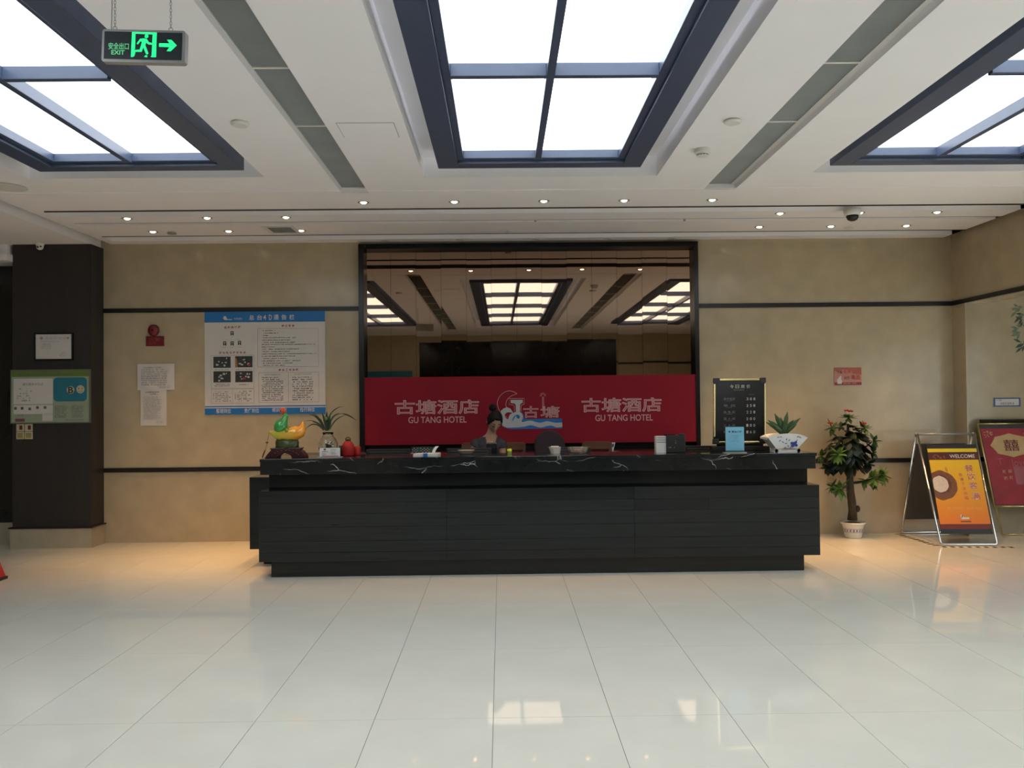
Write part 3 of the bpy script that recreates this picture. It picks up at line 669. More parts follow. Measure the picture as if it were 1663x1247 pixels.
# food hygiene board
L = (-5.065, yp, 1.70); T = thing('hygiene_notice_board', L, 'green edged hygiene board with blue panel and round smiling face on pillar', 'notice board'); pl = Plane((0, yp-.022, 0))
def fb(cx, cy): return (-5.502 + (cx-70)/820*.875, 1.998 - (cy-465)/560*.593)
def fbox(mb, x0, y0, x1, y1, n): a = fb(x0, y1); c = fb(x1, y0); pl.rect(mb, a[0], c[0], a[1], c[1], n)
M_fgreen = mat('pale_green_print', (.30,.36,.27), .35); M_fhead = mat('olive_green_print', (.13,.19,.05), .35); M_teal = mat('teal_blue_print', (.02,.17,.25), .35)
M_cream = mat('cream_print', (.50,.46,.32), .4)
b = MB(); b.box(-5.502, -4.627, yp-.022, yp-.001, 1.405, 1.998); obj('board', b, M_fgreen, T, L)
b = MB(); fbox(b, 70,465,890,535,.001); obj('heading_band', b, M_fhead, T, L)
b = MB(); fbox(b, 95,555,505,825,.001); fbox(b, 95,835,505,930,.001); fbox(b, 395,925,505,1005,.001); obj('sheet', b, M_paper, T, L)
a = fb(512,800); c = fb(862,545); b = MB(); pl.rrect(b, a[0], c[0], a[1], c[1], .045, .001); obj('blue_panel', b, M_teal, T, L)
b = MB(); pl.disc(b, *fb(692,678), .043, .002); pl.disc(b, *fb(795,672), .046, .002); obj('disc', b, M_cream, T, L)
b = MB(); a = fb(667,712); c = fb(720,645); text(b, pl, 'B', a[0], c[0], a[1], c[1], .003, weight=.02); obj('printed_letter', b, M_ink, T, L)
b = MB()
for x in (777, 815): pl.disc(b, *fb(x,665), .006, .003, 10)
b.tube([pl(*fb(795+24*math.cos(R(q_)), 678-22*math.sin(R(q_))), .003) for q_ in range(200, 345, 20)], .0018, 4); obj('printed_face', b, M_ink, T, L)
b = MB(); a = fb(135,525); c = fb(735,498); text(b, pl, '餐饮服务食品安全监督公示栏', a[0], c[0], a[1], c[1], .002)
a = fb(190,628); c = fb(405,600); text(b, pl, '餐饮服务许可证', a[0], c[0], a[1], c[1], .002)
for x, y in ((115,868),(185,868),(265,875),(345,862),(425,862)): fbox(b, x-14, y-14, x+14, y+14, .002)
a = fb(520,1005); c = fb(860,840)
smallprint(b, pl, *[fb(q_, 0)[0] for q_ in (525, 680)], fb(0,975)[1], fb(0,840)[1], 9, .0015); smallprint(b, pl, *[fb(q_, 0)[0] for q_ in (700, 855)], fb(0,975)[1], fb(0,840)[1], 9, .0015)
smallprint(b, pl, *[fb(q_, 0)[0] for q_ in (630, 860)], fb(0,1006)[1], fb(0,990)[1], 1, .0015, fill=1); smallprint(b, pl, *[fb(q_, 0)[0] for q_ in (130, 470)], fb(0,800)[1], fb(0,650)[1], 6, .002, fill=.5, gap=.5)
smallprint(b, pl, *[fb(q_, 0)[0] for q_ in (135, 205)], fb(0,955)[1], fb(0,935)[1], 1, .002, fill=1); obj('small_print', b, mat('faint_dark_print', (.10,.11,.09), .6), T, L)
b = MB(); fbox(b, 112,978,212,1010,.002); obj('red_label', b, mat('dull_red_print', (.24,.07,.09)), T, L)
b = MB(); rw_ = .012
for e in ((-5.508,-4.621,1.399,1.411),(-5.508,-4.621,1.992,2.004),(-5.508,-5.499,1.411,1.992),(-4.633,-4.621,1.411,1.992)): b.box(e[0], e[1], yp-.028, yp-.001, e[2], e[3])
obj('edge_frame', b, mat('grey_green_plastic', (.12,.15,.12), .3), T, L)
# four switch plates
M_sw = mat('yellowed_switch_plastic', (.52,.47,.33), .4); M_swy = mat('mustard_rocker', (.30,.25,.09), .4)
sw0 = {}
for r_ in range(2):
    for c_ in range(2):
        x = -5.454 + c_*.095; z = 1.312 - r_*.088; L = (x+.044, yp, z+.042)
        lab = ('upper' if r_ == 0 else 'lower') + (' left' if c_ == 0 else ' right') + (' cream wall switch with dark red marking' if r_ == 0 else ' cream wall switch with mustard rocker') + ' below hygiene board'
        if r_ not in sw0:
            T = thing('wall_switch', L, lab, 'switch', 'cream wall switches on the pillar')
            b = MB(); b.box(-.044, .044, -.009, -.0005, -.042, .042); obj('plate', b, M_sw, T, (0,0,0), bevel=.003)
            b = MB()
            if r_ == 0: b.box(-.008, .026, -.012, -.009, -.024, .024)
            else: b.box(-.030, .030, -.012, -.009, -.028, .028)
            obj('rocker', b, M_fire if r_ == 0 else M_swy, T, (0,0,0), bevel=.002); sw0[r_] = T
        else: dup(sw0[r_], L, lab)
# red anti-drug sign on the right part of the wall
L = (4.07, B, 1.84); T = thing('red_wall_sign', L, 'small pink and red slogan sign on the wall above potted tree', 'sign'); pl = Plane((0, B-.008, 0))
def rs(cx, cy): return (3.910 + (cx-300)/895*.322, 1.946 - (cy-160)/570*.205)
b = MB(); b.box(3.910, 4.232, B-.008, B-.001, 1.741, 1.946); obj('board', b, mat('salmon_pink_print', (.46,.20,.15), .4), T, L)
b = MB(); a = rs(300,360); c = rs(1195,160); b.poly([pl(*rs(*p), .001) for p in [(300,160),(1195,160),(1195,390),(900,360),(860,250),(600,230),(300,270)]]); obj('coral_field', b, mat('coral_print', (.38,.09,.06), .4), T, L)
b = MB(); a = rs(310,730); c = rs(1195,640); pl.rect(b, a[0], c[0], a[1], c[1], .001); obj('crimson_band', b, mat('crimson_print', (.25,.015,.03), .4), T, L)
def rt_(mb, s_, x0, y0, x1, y1): a = rs(x0, y1); c = rs(x1, y0); text(mb, pl, s_, a[0], c[0], a[1], c[1], .002, weight=.015)
b = MB(); rt_(b, '珍爱', 375,250,575,350); rt_(b, '远离', 615,450,810,545); obj('dark_lettering', b, M_ink, T, L)
b = MB(); rt_(b, '生命', 600,235,860,350); rt_(b, '毒品', 850,400,1145,555); obj('red_lettering', b, M_redink, T, L)
b = MB(); a = rs(590,700); c = rs(1160,655); smallprint(b, pl, a[0], c[0], a[1], c[1], 1, .002, fill=1, gap=.1)
b.poly([pl(*rs(*p), .002) for p in [(400,690),(390,560),(440,500),(500,420),(540,460),(520,530),(560,600),(540,690)]]); obj('pale_print', b, M_pale, T, L)
# blue framed plate in the alcove and the painted foliage
L = (5.945, B, 1.52); T = thing('blue_framed_plate', L, 'small white plate with blue border above the red wedding poster', 'sign'); pl = Plane((0, B-.012, 0))
b = MB(); b.box(5.788, 6.102, B-.012, B-.001, 1.469, 1.572); obj('board', b, M_paper, T, L)
b = MB(); 
for e in ((5.788,6.102,1.469,1.482),(5.788,6.102,1.559,1.572),(5.788,5.804,1.482,1.559),(6.086,6.102,1.482,1.559)): b.box(e[0], e[1], B-.016, B-.012, e[2], e[3])
obj('border', b, mat('royal_blue_border', (.03,.10,.30)), T, L)
b = MB(); text(b, pl, '出租车服务点', 5.865, 6.03, 1.49, 1.52, .001); smallprint(b, pl, 5.82, 5.90, 1.535, 1.555, 1, .001, fill=1); obj('lettering', b, M_ink, T, L)
L = (6.15, B, 2.4); T = thing('wall_mural', L, 'teal painted foliage and russet arc on alcove wall at right edge', 'mural'); pl = Plane((0, B-.001, 0))
M_tl = mat('faded_teal_paint', (.16,.22,.17), .7, var=.25, scale=20); M_tl2 = mat('dark_teal_paint', (.05,.09,.075), .7, var=.25, scale=20)
rq = random.Random(5)
for k, (cx, cz, n_) in enumerate(((6.12,2.60,9),(6.16,2.50,7),(6.13,2.36,8),(6.17,2.22,6),(6.25,2.55,8),(6.28,2.35,8))):
    b = MB()
    for i in range(n_):
        a = R(rq.uniform(150, 250)) if k < 4 else R(rq.uniform(0, 360)); l_ = rq.uniform(.06, .12); u_ = Vector((math.cos(a), math.sin(a))); p_ = Vector((-u_.y, u_.x))*.016; c0 = Vector((cx + rq.uniform(-.03,.05), cz + rq.uniform(-.05,.05)))
        b.poly([pl(*q_, .0004 + i*.0001) for q_ in (c0, c0+u_*l_*.5+p_, c0+u_*l_, c0+u_*l_*.5-p_)])
    obj('foliage_spray', b, M_tl if k % 2 == 0 else M_tl2, T, L)
b = MB(); arc_ = smoothp([(5.80,2.785),(5.93,2.752),(6.1,2.755),(6.3,2.80),(6.45,2.86)], 5, False); b.poly([pl(x, z, .0004) for x, z in arc_] + [pl(x, z + .03 + .02*math.sin(i*.2), .0004) for i, (x, z) in list(enumerate(arc_))[::-1]]); obj('russet_arc', b, mat('russet_paint', (.24,.13,.08), .7), T, L)
# teal board on the rear wall, seen only in the mirror
L = (-3.08, YR, 2.2); T = thing('teal_shop_board', L, 'teal sign board on the rear wall, seen in the mirror', 'sign'); b = MB(); b.box(-3.75, -2.42, YR+.001, YR+.03, 1.7, 2.50); obj('board', b, M_teal, T, L)

# ------------------------------------------------------------------ reception counter
L = (.344, 8.3, 0); T = thing('reception_counter', L, 'long stepped black stone reception counter with white-veined marble top', 'counter'); counter = T
b = MB(); b.box(-2.225, 2.913, 8.0, 8.55, 1.060, 1.089); obj('worktop', b, M_marble, T, L, bevel=.004)
b = MB(); b.box(-2.221, 2.903, 8.008, 8.10, .943, 1.060); obj('fascia', b, M_marble, T, L, bevel=.003)
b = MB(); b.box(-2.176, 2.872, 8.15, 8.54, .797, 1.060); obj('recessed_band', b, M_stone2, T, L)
b = MB(); b.box(-2.219, 2.912, 7.980, 8.54, .152, .795); obj('body', b, M_stone, T, L)
rowz = [.797, .686, .584, .464, .336, .234, .152]; cols = [-2.225, -.51, 1.21, 2.918]
rq = random.Random(11)
for r_ in range(6):
    for c_ in range(3):
        segs = [(cols[c_], cols[c_+1], M_stone)]
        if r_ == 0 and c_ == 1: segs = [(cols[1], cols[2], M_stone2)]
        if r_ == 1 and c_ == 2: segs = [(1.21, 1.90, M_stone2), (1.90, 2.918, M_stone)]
        for x0, x1, M_ in segs:
            b = MB(); y = 7.970 + (0.003 if M_ is M_stone2 else rq.uniform(0, .0015)); b.box(x0+.0008, x1-.0008, y, 7.980, rowz[r_+1]+.0005, rowz[r_]-.0005); obj('stone_panel', b, M_, T, L, bevel=.001, seg=1)
b = MB(); b.box(-2.13, 2.79, 8.04, 8.54, 0, .152); obj('plinth', b, M_stone, T, L)
b = MB(); b.box(-2.49, -2.03, 8.6, 9.42, .165, .872); obj('side_return', b, M_stone, T, L, bevel=.003)
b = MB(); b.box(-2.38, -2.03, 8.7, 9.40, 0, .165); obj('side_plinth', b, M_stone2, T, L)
b = MB(); b.box(-2.19, -1.62, 8.55, 9.02, .872, 1.085); b.box(-2.03, -1.66, 8.55, 9.42, .0, .872); obj('side_worktop', b, M_blk, T, L)
L = (.62, 8.7, 0); T = thing('staff_desk', L, 'low maroon staff desk running along the back of the counter', 'desk')
b = MB(); b.box(-1.60, 2.86, 8.555, 8.86, .72, .75); obj('desk_top', b, M_maroon, T, L)
b = MB(); b.box(-1.60, -1.56, 8.56, 8.84, 0, .72); obj('end_panel', b, M_maroon, T, L); b = MB(); b.box(2.82, 2.86, 8.56, 8.84, 0, .72); obj('end_panel', b, M_maroon, T, L); b = MB(); b.box(-1.56, 2.82, 8.56, 8.58, .1, .72); obj('modesty_panel', b, M_maroon, T, L)
# back cabinet
L = (.33, 9.8, 0); T = thing('back_cabinet', L, 'low dark back cabinet with maroon top under the red banner', 'cabinet')
b = MB(); b.box(-1.64, 2.31, 9.545, 10.08, 0, 1.0); obj('carcass', b, M_blk, T, L)
b = MB(); b.box(-1.645, 2.315, 9.52, 10.085, 1.0, 1.022); obj('top', b, M_maroon, T, L, bevel=.003)
for k in range(6):
    x = -1.63 + k*.655; b = MB(); b.box(x+.004, x+.651, 9.527, 9.545, .05, .99); d = obj('door', b, M_blkplastic, T, L); b = MB(); b.box(x+.6, x+.615, 9.510, 9.527, .6, .75); obj('handle', b, M_chrome, d, L)
# ------------------------------------------------------------------ things on and behind the counter
ZT = 1.089
def place(T, o): return o
def dk(): return (0, 0, 0)
# monitors
mon = None
for x0, x1, lab in ((-1.36,-.916,'black computer monitor seen from behind, nearest the left end of counter'), (-.545,-.111,'black computer monitor seen from behind, in front of the receptionist'), (.459,.888,'black computer monitor seen from behind, before the round-backed chair'), (1.833,2.27,'black computer monitor seen from behind, below the price board')):
    L = ((x0+x1)/2, 8.72, .75)
    if mon: dup(mon, L, lab); continue
    mon = thing('computer_monitor', L, lab, 'monitor', 'monitors behind the counter'); hw = (x1-x0)/2
    b = MB(); b.box(-hw, hw, -.012, .012, .085, .378); obj('bezel', b, M_blkplastic, mon, bevel=.005)
    b = MB(); b.prism([(-hw+.03,-.012,.11),(hw-.03,-.012,.11),(hw-.03,-.012,.355),(-hw+.03,-.012,.355)], (0,-.012,0)); b.prism([(-.13,-.024,.14),(.13,-.024,.14),(.13,-.024,.30),(-.13,-.024,.30)], (0,-.02,0)); obj('back_case', b, M_blkplastic, mon, bevel=.006)
    b = MB(); b.box(-hw+.012, hw-.012, .012, .0135, .10, .366); obj('screen', b, M_dark, mon)
    b = MB(); b.box(-.035, .035, -.06, -.03, .01, .25); obj('stem', b, M_blkplastic, mon, bevel=.004)
    b = MB(); b.box(-.12, .12, -.10, .08, 0, .012); obj('foot', b, M_blkplastic, mon, bevel=.004)
# wooden chairs behind
wc = None
for x0, lab in ((-.048,'brown wooden chair whose backrest shows right of the receptionist'), (.893,'brown wooden chair whose backrest shows left of the small white tag'), (-.42,'brown wooden chair mostly hidden behind the receptionist')):
    L = (x0+.145, 9.31, 0)
    if wc: dup(wc, L, lab); continue
    wc = thing('wooden_chair', L, lab, 'chair', 'wooden chairs behind the counter'); hw = .145
    b = MB(); b.box(-hw, hw, -.16, .17, .62, .65); obj('seat', b, M_wood, wc, bevel=.006)
    for sx in (-1, 1):
        b = MB(); b.box(sx*hw-.017, sx*hw+.017, -.16, -.125, 0, .62); obj('leg', b, M_wood, wc)
        b = MB(); b.box(sx*hw-.017, sx*hw+.017, .14, .175, 0, 1.13); obj('leg', b, M_wood, wc)
    b = MB(); b.box(-hw, hw, .137, .160, 1.06, 1.145); obj('back_rail', b, M_wood, wc, bevel=.004)
    b = MB(); b.box(-hw, hw, .137, .160, .93, 1.02); obj('back_rail', b, M_wood, wc, bevel=.004)
    b = MB(); b.box(-hw+.017, hw-.017, -.15, -.13, .25, .29); obj('stretcher', b, M_wood, wc)
# round-back office chair
L = (.50, 9.02, 0); T = thing('office_chair', L, 'dark round-backed mesh office chair standing behind the white cup', 'chair')
M_mesh = mat('dark_purple_grey_mesh', (.035,.020,.026), .7, alpha=.88)
b = MB(); b.lathe([(0,-.012),(.15,-.012),(.155,0),(.15,.012),(0,.012)], (.50, 9.12, 1.118), 36, 'Y'); obj('backrest', b, M_mesh, T, L, smooth=False)
b = MB(); b.tube([(.50+.156*math.cos(2*PI*i/36), 9.12, 1.118+.156*math.sin(2*PI*i/36)) for i in range(36)], .008, 6, closed=True); obj('back_rim', b, M_blkplastic, T, L, smooth=True)
b = MB(); b.lathe([(0,.58),(.19,.58),(.21,.61),(.20,.645),(0,.65)], (.50, 9.02, 0), 28); obj('seat', b, M_blkplastic, T, L, smooth=True)
b = MB(); b.tube([(.50,9.135,1.0),(.50,9.16,.8),(.50,9.12,.6)], .016, 8); obj('back_support', b, M_blkplastic, T, L)
b = MB(); b.lathe([(.026,.1),(.026,.58)], (.50,9.02,0), 14); obj('column', b, M_chrome, T, L)
for k in range(5):
    a = 2*PI*k/5+.3; e = Vector((.50+.24*math.cos(a), 9.02+.24*math.sin(a), .06)); b = MB(); b.tube([(.50,9.02,.11), e], [.022,.014], 8); lg = obj('base_arm', b, M_blkplastic, T, L)
    b = MB(); b.ball((e.x, e.y, .026), .026, n=10); obj('caster', b, M_blkplastic, lg, L)
# patterned box and tag on the back cabinet
L = (-.87, 9.72, 1.022); T = thing('patterned_box', L, 'green and black patterned box with pale edge under the red banner', 'box')
b = MB(); b.box(-1.005, -.735, 9.64, 9.80, 1.022, 1.092); obj('body', b, M_ink, T, L)
b = MB(); b.box(-1.012, -.728, 9.636, 9.804, 1.022, 1.031); obj('base_tray', b, M_cream, T, L)
b = MB(); pl = Plane((0, 9.64, 0)); rq = random.Random(4)
for i in range(14):
    for j in range(4):
        if (i+j) % 2 == 0: pl.rect(b, -.995+i*.0185, -.995+i*.0185+.013, 1.036+j*.0135, 1.036+j*.0135+.010, .0015)
obj('white_check', b, M_pale, T, L)
b = MB(); pl.rect(b, -.93, -.905, 1.035, 1.09, .003); pl.rect(b, -.79, -.755, 1.035, 1.09, .003); pl.rect(b, -.925, -.91, 1.05, 1.09, .004); obj('green_panel', b, mat('emerald_print', (.02,.14,.08)), T, L)
L = (1.225, 9.62, 1.022); T = thing('table_tag', L, 'small white upright tag with blue mark beside the wooden chair', 'tag')
b = MB(); b.prism([(1.19,9.62,1.026),(1.235,9.62,1.026),(1.26,9.62,1.125),(1.215,9.62,1.125)], (0,.006,0)); obj('plate', b, M_paper, T, L)
b = MB(); b.box(1.19, 1.29, 9.60, 9.65, 1.022, 1.027); obj('foot', b, M_paper, T, L)
b = MB(); b.poly([(1.22,9.6185,1.075),(1.24,9.6185,1.075),(1.245,9.6185,1.11),(1.225,9.6185,1.11)]); obj('blue_mark', b, M_cobalt, T, L)
# papers with blue clip
L = (-.71, 8.24, ZT); T = thing('paper_stack', L, 'stack of white papers with blue clip and a curled-up sheet', 'paper')
b = MB(); b.prism([(-.83,8.14,ZT),(-.60,8.16,ZT),(-.585,8.33,ZT),(-.80,8.31,ZT)], (0,0,.022)); obj('pile', b, M_paper, T, L)
b = MB(); pa = [(-.66,8.22,ZT+.023),(-.655,8.225,ZT+.05),(-.64,8.23,ZT+.072),(-.625,8.235,ZT+.088)]; b.add([p for q_ in pa for p in (q_, (q_[0]+.03, q_[1], q_[2]))], [(0,1,3,2),(2,3,5,4),(4,5,7,6)]); o = obj('curled_sheet', b, M_paper, T, L); s_ = o.modifiers.new('s','SOLIDIFY'); s_.thickness = .001
b = MB(); b.box(-.735, -.695, 8.135, 8.16, ZT+.001, ZT+.026); obj('clip', b, M_lblue, T, L)
# bowl, yellow-green tub, cup, crystal dish
L = (-.345, 8.42, ZT); b = MB(); b.lathe([(0,.003),(.045,.003),(.05,0),(.055,.004),(.083,.036),(.085,.038),(.078,.037),(.052,.010),(0,.010)], L, 28)
tag(obj('shallow_bowl', b, mat('frosted_beige_glass', (.42,.37,.31), .2), org=L, smooth=True), 'shallow frosted bowl on the marble in front of the monitor', 'bowl')
L = (.074, 8.40, ZT); T = thing('glue_tub', L, 'small tub with bright yellow-green cap beside the receptionist', 'tub'); b = MB(); b.lathe([(0,0),(.020,0),(.020,.018),(0,.018)], L, 18); obj('tub', b, mat('olive_yellow_plastic', (.30,.34,.08)), T, L)
b = MB(); b.lathe([(.022,.020),(.024,.022),(.024,.042),(.021,.045),(0,.045)], L, 18); obj('cap', b, mat('fluorescent_yellow_green', (.62,.80,.05)), T, L)
L = (.515, 8.36, ZT); T = thing('white_paper_cup', L, 'slanted white paper cup standing on the marble before office chair', 'cup'); b = MB(); b.rings([((.515,8.36,ZT),.046,.04),((.513,8.36,ZT+.03),.054,.045),((.508,8.36,ZT+.062),.060,.05)], 10); obj('cup', b, mat('off_white_paper', (.50,.46,.41), .7), T, L)
b = MB(); b.prism([(.47,8.325,ZT+.063),(.55,8.325,ZT+.063),(.545,8.38,ZT+.068),(.475,8.38,ZT+.068)], (0,0,.003)); obj('lid_flap', b, M_paper, T, L)
L = (.735, 8.36, ZT); T = thing('crystal_dish', L, 'cut crystal dish holding amber sweets on the marble top', 'dish'); M_cry = mat('pale_crystal', (.75,.72,.62), .08, trans=.75)
b = MB(); n = 24
prof = [(0,.004),(.055,.004),(.07,0),(.085,.012),(.105,.05),(.110,.058),(.100,.058),(.078,.018),(0,.014)]; b.lathe(prof, L, n, sx=1.0, sy=.75)
for i, v in enumerate(b.v):
    if (i % 2) and v.z > ZT+.01: v.x += (v.x - L[0])*-.06; v.y += (v.y-L[1])*-.06
obj('dish', b, M_cry, T, L)
for k in range(9):
    a = k*2.4; b = MB(); b.ball((L[0]+.045*math.cos(a)*(k % 3+1)/3, L[1]+.03*math.sin(a)*(k % 3+1)/3, ZT+.028+.004*(k % 2)), .013, .013, .009, n=8); obj('sweet', b, mat('amber_sweet', (.70,.30,.06), .3) if k == 0 else bpy.data.materials['amber_sweet'], T, L, smooth=True)
# black card machine with white leaflets
L = (1.60, 8.34, ZT); T = thing('leaflet_holder', L, 'black leaflet holder with white leaflets on the counter below red banner', 'holder')
b = MB(); b.box(1.575, 1.755, 8.28, 8.42, ZT, ZT+.165); b.box(1.70, 1.75, 8.28, 8.34, ZT+.165, ZT+.178); obj('box', b, M_blkplastic, T, L, bevel=.005)
b = MB(); b.box(1.575, 1.66, 8.30, 8.40, ZT+.165, ZT+.172); obj('upper_edge', b, M_blk, T, L)
b = MB(); b.box(1.478, 1.573, 8.30, 8.40, ZT, ZT+.155); lf = obj('leaflets', b, M_paper, T, L)
for k in range(5):
    b = MB(); b.box(1.480, 1.571, 8.2985, 8.2998, ZT+.094+k*.012, ZT+.098+k*.012); obj('print_stripe', b, M_greyink if k % 2 else M_ink, lf, L)
b = MB(); pl = Plane((0, 8.28, 0)); smallprint(b, pl, 1.59, 1.68, ZT+.04, ZT+.06, 1, .001, fill=1); smallprint(b, pl, 1.655, 1.68, ZT+.08, ZT+.12, 2, .001); obj('faint_print', b, M_greyink, T, L)
# acrylic signs
def acrylic(x0, x1, z1, y, label, M_, deep):
    L = ((x0+x1)/2, y, ZT); T = thing('acrylic_sign_holder', L, label, 'sign', None); pl = Plane((0, y, 0))
    b = MB(); b.box(x0-.008, x1+.008, y+.003, y+.005, ZT+.006, z1+.006); obj('acrylic_sheet', b, M_glass, T, L)
    b = MB(); b.box(x0-.02, x1+.02, y-.02, y+deep, ZT, ZT+.006); obj('foot', b, mat('frosted_acrylic', (.35,.36,.33), .25) if 'frosted_acrylic' not in bpy.data.materials else bpy.data.materials['frosted_acrylic'], T, L)
    b = MB(); b.box(x0, x1, y, y+.002, ZT+.008, z1); obj('card', b, M_, T, L); return T, L, pl
T, L, pl = acrylic(-1.698, -1.508, 1.178, 8.12, 'small white card sign with red print in front of orchid', M_paper, .05)
b = MB(); text(b, pl, '温馨提示', -1.675, -1.62, 1.138, 1.152, .001); pl.rect(b, -1.675, -1.52, 1.099, 1.105, .001); obj('red_print', b, M_redink, T, L)
b = MB(); pl.rect(b, -1.66, -1.638, 1.158, 1.172, .001); smallprint(b, pl, -1.595, -1.53, 1.112, 1.17, 6, .001); smallprint(b, pl, -1.675, -1.63, 1.112, 1.13, 2, .001); obj('small_print', b, M_ink, T, L)
T, L, pl = acrylic(2.098, 2.272, 1.332, 8.12, 'sky blue card in a clear stand in front of price board', mat('sky_blue_print', (.16,.40,.56), .4), .05)
b = MB(); pl.rect(b, 2.098, 2.272, ZT+.008, ZT+.022, .001); obj('dark_strip', b, mat('deep_teal_print', (.03,.09,.10)), T, L)
b = MB(); text(b, pl, '微信订房', 2.155, 2.25, 1.278, 1.297, .001, weight=.02); pl.disc(b, 2.135, 1.288, .009, .001, 10); obj('dark_print', b, M_ink, T, L)
b = MB(); smallprint(b, pl, 2.12, 2.25, 1.19, 1.258, 4, .001); obj('faint_print', b, mat('dull_blue_print', (.10,.27,.40)), T, L)
# price board
L = (2.26, 8.46, ZT); T = thing('price_board', L, 'black room price board with gold edging leaning on the counter', 'price board')
v_ = Vector((.045, .09, 1)).normalized(); pl = Plane((2.053, 8.40, 1.165), (1, 0, 0), tuple(v_)); PW, PH = .50, .63
b = MB(); pl.slab(b, 0, PW, 0, PH, -.02, 0); obj('panel', b, M_blk, T, L)
b = MB(); pl.slab(b, .055, PW-.055, PH-.018, PH+.004, -.022, .006); pl.slab(b, .055, PW-.055, -.004, .018, -.022, .006); pl.slab(b, -.004, .013, .06, PH-.05, -.022, .006); pl.slab(b, PW-.010, PW+.004, .06, PH-.05, -.022, .006); obj('gold_edge', b, M_gold, T, L, bevel=.004)
for a, c in ((0,0),(0,1),(1,0),(1,1)):
    b = MB(); pl.slab(b, -.008 if a == 0 else PW-.05, .05 if a == 0 else PW+.008, -.008 if c == 0 else PH-.042, .045 if c == 0 else PH+.008, -.024, .009); obj('corner_cap', b, M_blkplastic, T, L, bevel=.005)
M_pw = mat('pale_board_letter', (.40,.38,.34)); M_pw2 = mat('dim_board_letter', (.13,.13,.125))
b = MB()
for i, ch in enumerate('今日房价'): text(b, pl, ch, .155+i*.054, .155+i*.054+.036, .535, .570, .001)
for k, s_ in enumerate(('388','258','228','200','180','160')):
    for i, ch in enumerate(s_): text(b, pl, ch, .318+i*.034, .318+i*.034+.018, .417-k*.0645, .443-k*.0645, .001)
obj('price_lettering', b, M_pw, T, L)
b = MB(); text(b, pl, 'ROOM RATE', .195, .292, .512, .524, .001); smallprint(b, pl, .34, .41, .467, .478, 1, .001, fill=1)
for k, s_ in enumerate(('豪华套房','单  间','商 务 间','双 人 间','三 人 间','钟 点 房')): text(b, pl, s_, .095, .205, .418-k*.0645, .444-k*.0645, .001); pl.rect(b, .12, .18, .411-k*.0645, .413-k*.0645, .001)
obj('room_lettering', b, M_pw2, T, L)
b = MB(); b.box(2.04, 2.60, 8.40, 8.50, ZT, ZT+.045); b.box(2.10, 2.55, 8.44, 8.48, ZT+.045, ZT+.09); obj('stand', b, M_blkplastic, T, L, bevel=.004)
b = MB(); b.tube([(2.33,8.50,1.6),(2.33,8.54,ZT+.004)], .008, 6); obj('strut', b, M_blkplastic, T, L)
# red tins and dark bottle
L = (-1.475, 8.36, ZT); T = thing('red_tea_tin', L, 'rounded red tea jar with dark wire clasp beside the mirror frame', 'jar'); M_rj = mat('red_lacquer_tin', (.33,.018,.016), .5, spec=.3)
b = MB(); b.lathe([(0,0),(.056,0),(.060,.01),(.060,.085),(.056,.105),(.036,.135),(.030,.14),(0,.14)], L, 24); obj('jar', b, M_rj, T, L, smooth=True)
b = MB(); b.lathe([(.024,.14),(.026,.155),(0,.158)], L, 16); b.tube([(L[0]+.024*math.cos(R(a)), L[1], ZT+.155+.022*math.sin(R(a))) for a in range(0,181,20)], .004, 6); obj('clasp', b, M_bark, T, L)
L = (-1.402, 8.43, ZT); b = MB(); b.lathe([(0,0),(.034,0),(.036,.01),(.036,.078),(.026,.088),(0,.09)], L, 20); tag(obj('small_red_tin', b, M_rj, org=L, smooth=True), 'smaller red tin half behind the red tea jar', 'tin')
L = (-1.555, 8.40, ZT); b = MB(); b.lathe([(0,0),(.028,0),(.030,.005),(.030,.06),(.016,.08),(.014,.095),(0,.095)], L, 18); tag(obj('dark_bottle', b, mat('navy_glass_bottle', (.008,.010,.025), .15), org=L, smooth=True), 'dark navy bottle between card sign and red jar', 'bottle')

# ------------------------------------------------------------------ jade ornament on carved stand
L = (-2.02, 8.17, ZT); T = thing('jade_ornament', L, 'glossy green and yellow jade-like ornament with red bud on carved stand', 'ornament')
def jade(name, c, **k): return mat(name, c, .12, coat=.6, var=.18, scale=9, **k)
b = MB(); pth = [(-2.176,1.340,.006),(-2.160,1.326,.017),(-2.128,1.310,.034),(-2.075,1.302,.054),(-2.00,1.304,.062),(-1.935,1.318,.068),(-1.893,1.336,.062),(-1.872,1.362,.040),(-1.868,1.388,.020),(-1.861,1.426,.004)]
b.tube([(x,8.17,z) for x, z, r in pth], [r for x, z, r in pth], 18)
def gradient_mat(name, c0, c1, x0, x1):
    M = mat(name, c0, .12, coat=.6); nt = M.node_tree; bs = nt.nodes['Principled BSDF']; tc = nt.nodes.new('ShaderNodeTexCoord'); se = nt.nodes.new('ShaderNodeSeparateXYZ'); mr = nt.nodes.new('ShaderNodeMapRange'); mr.inputs[1].default_value = x0; mr.inputs[2].default_value = x1
    mx = nt.nodes.new('ShaderNodeMix'); mx.data_type = 'RGBA'; mx.inputs['A'].default_value = (*c0, 1); mx.inputs['B'].default_value = (*c1, 1)
    nt.links.new(tc.outputs['Object'], se.inputs[0]); nt.links.new(se.outputs[0], mr.inputs[0]); nt.links.new(mr.outputs[0], mx.inputs['Factor']); nt.links.new(mx.outputs['Result'], bs.inputs['Base Color']); return M
obj('yellow_body', b, gradient_mat('jade_yellow_to_orange', (.50,.43,.05), (.72,.30,.02), -.08, .13), T, L, smooth=True)
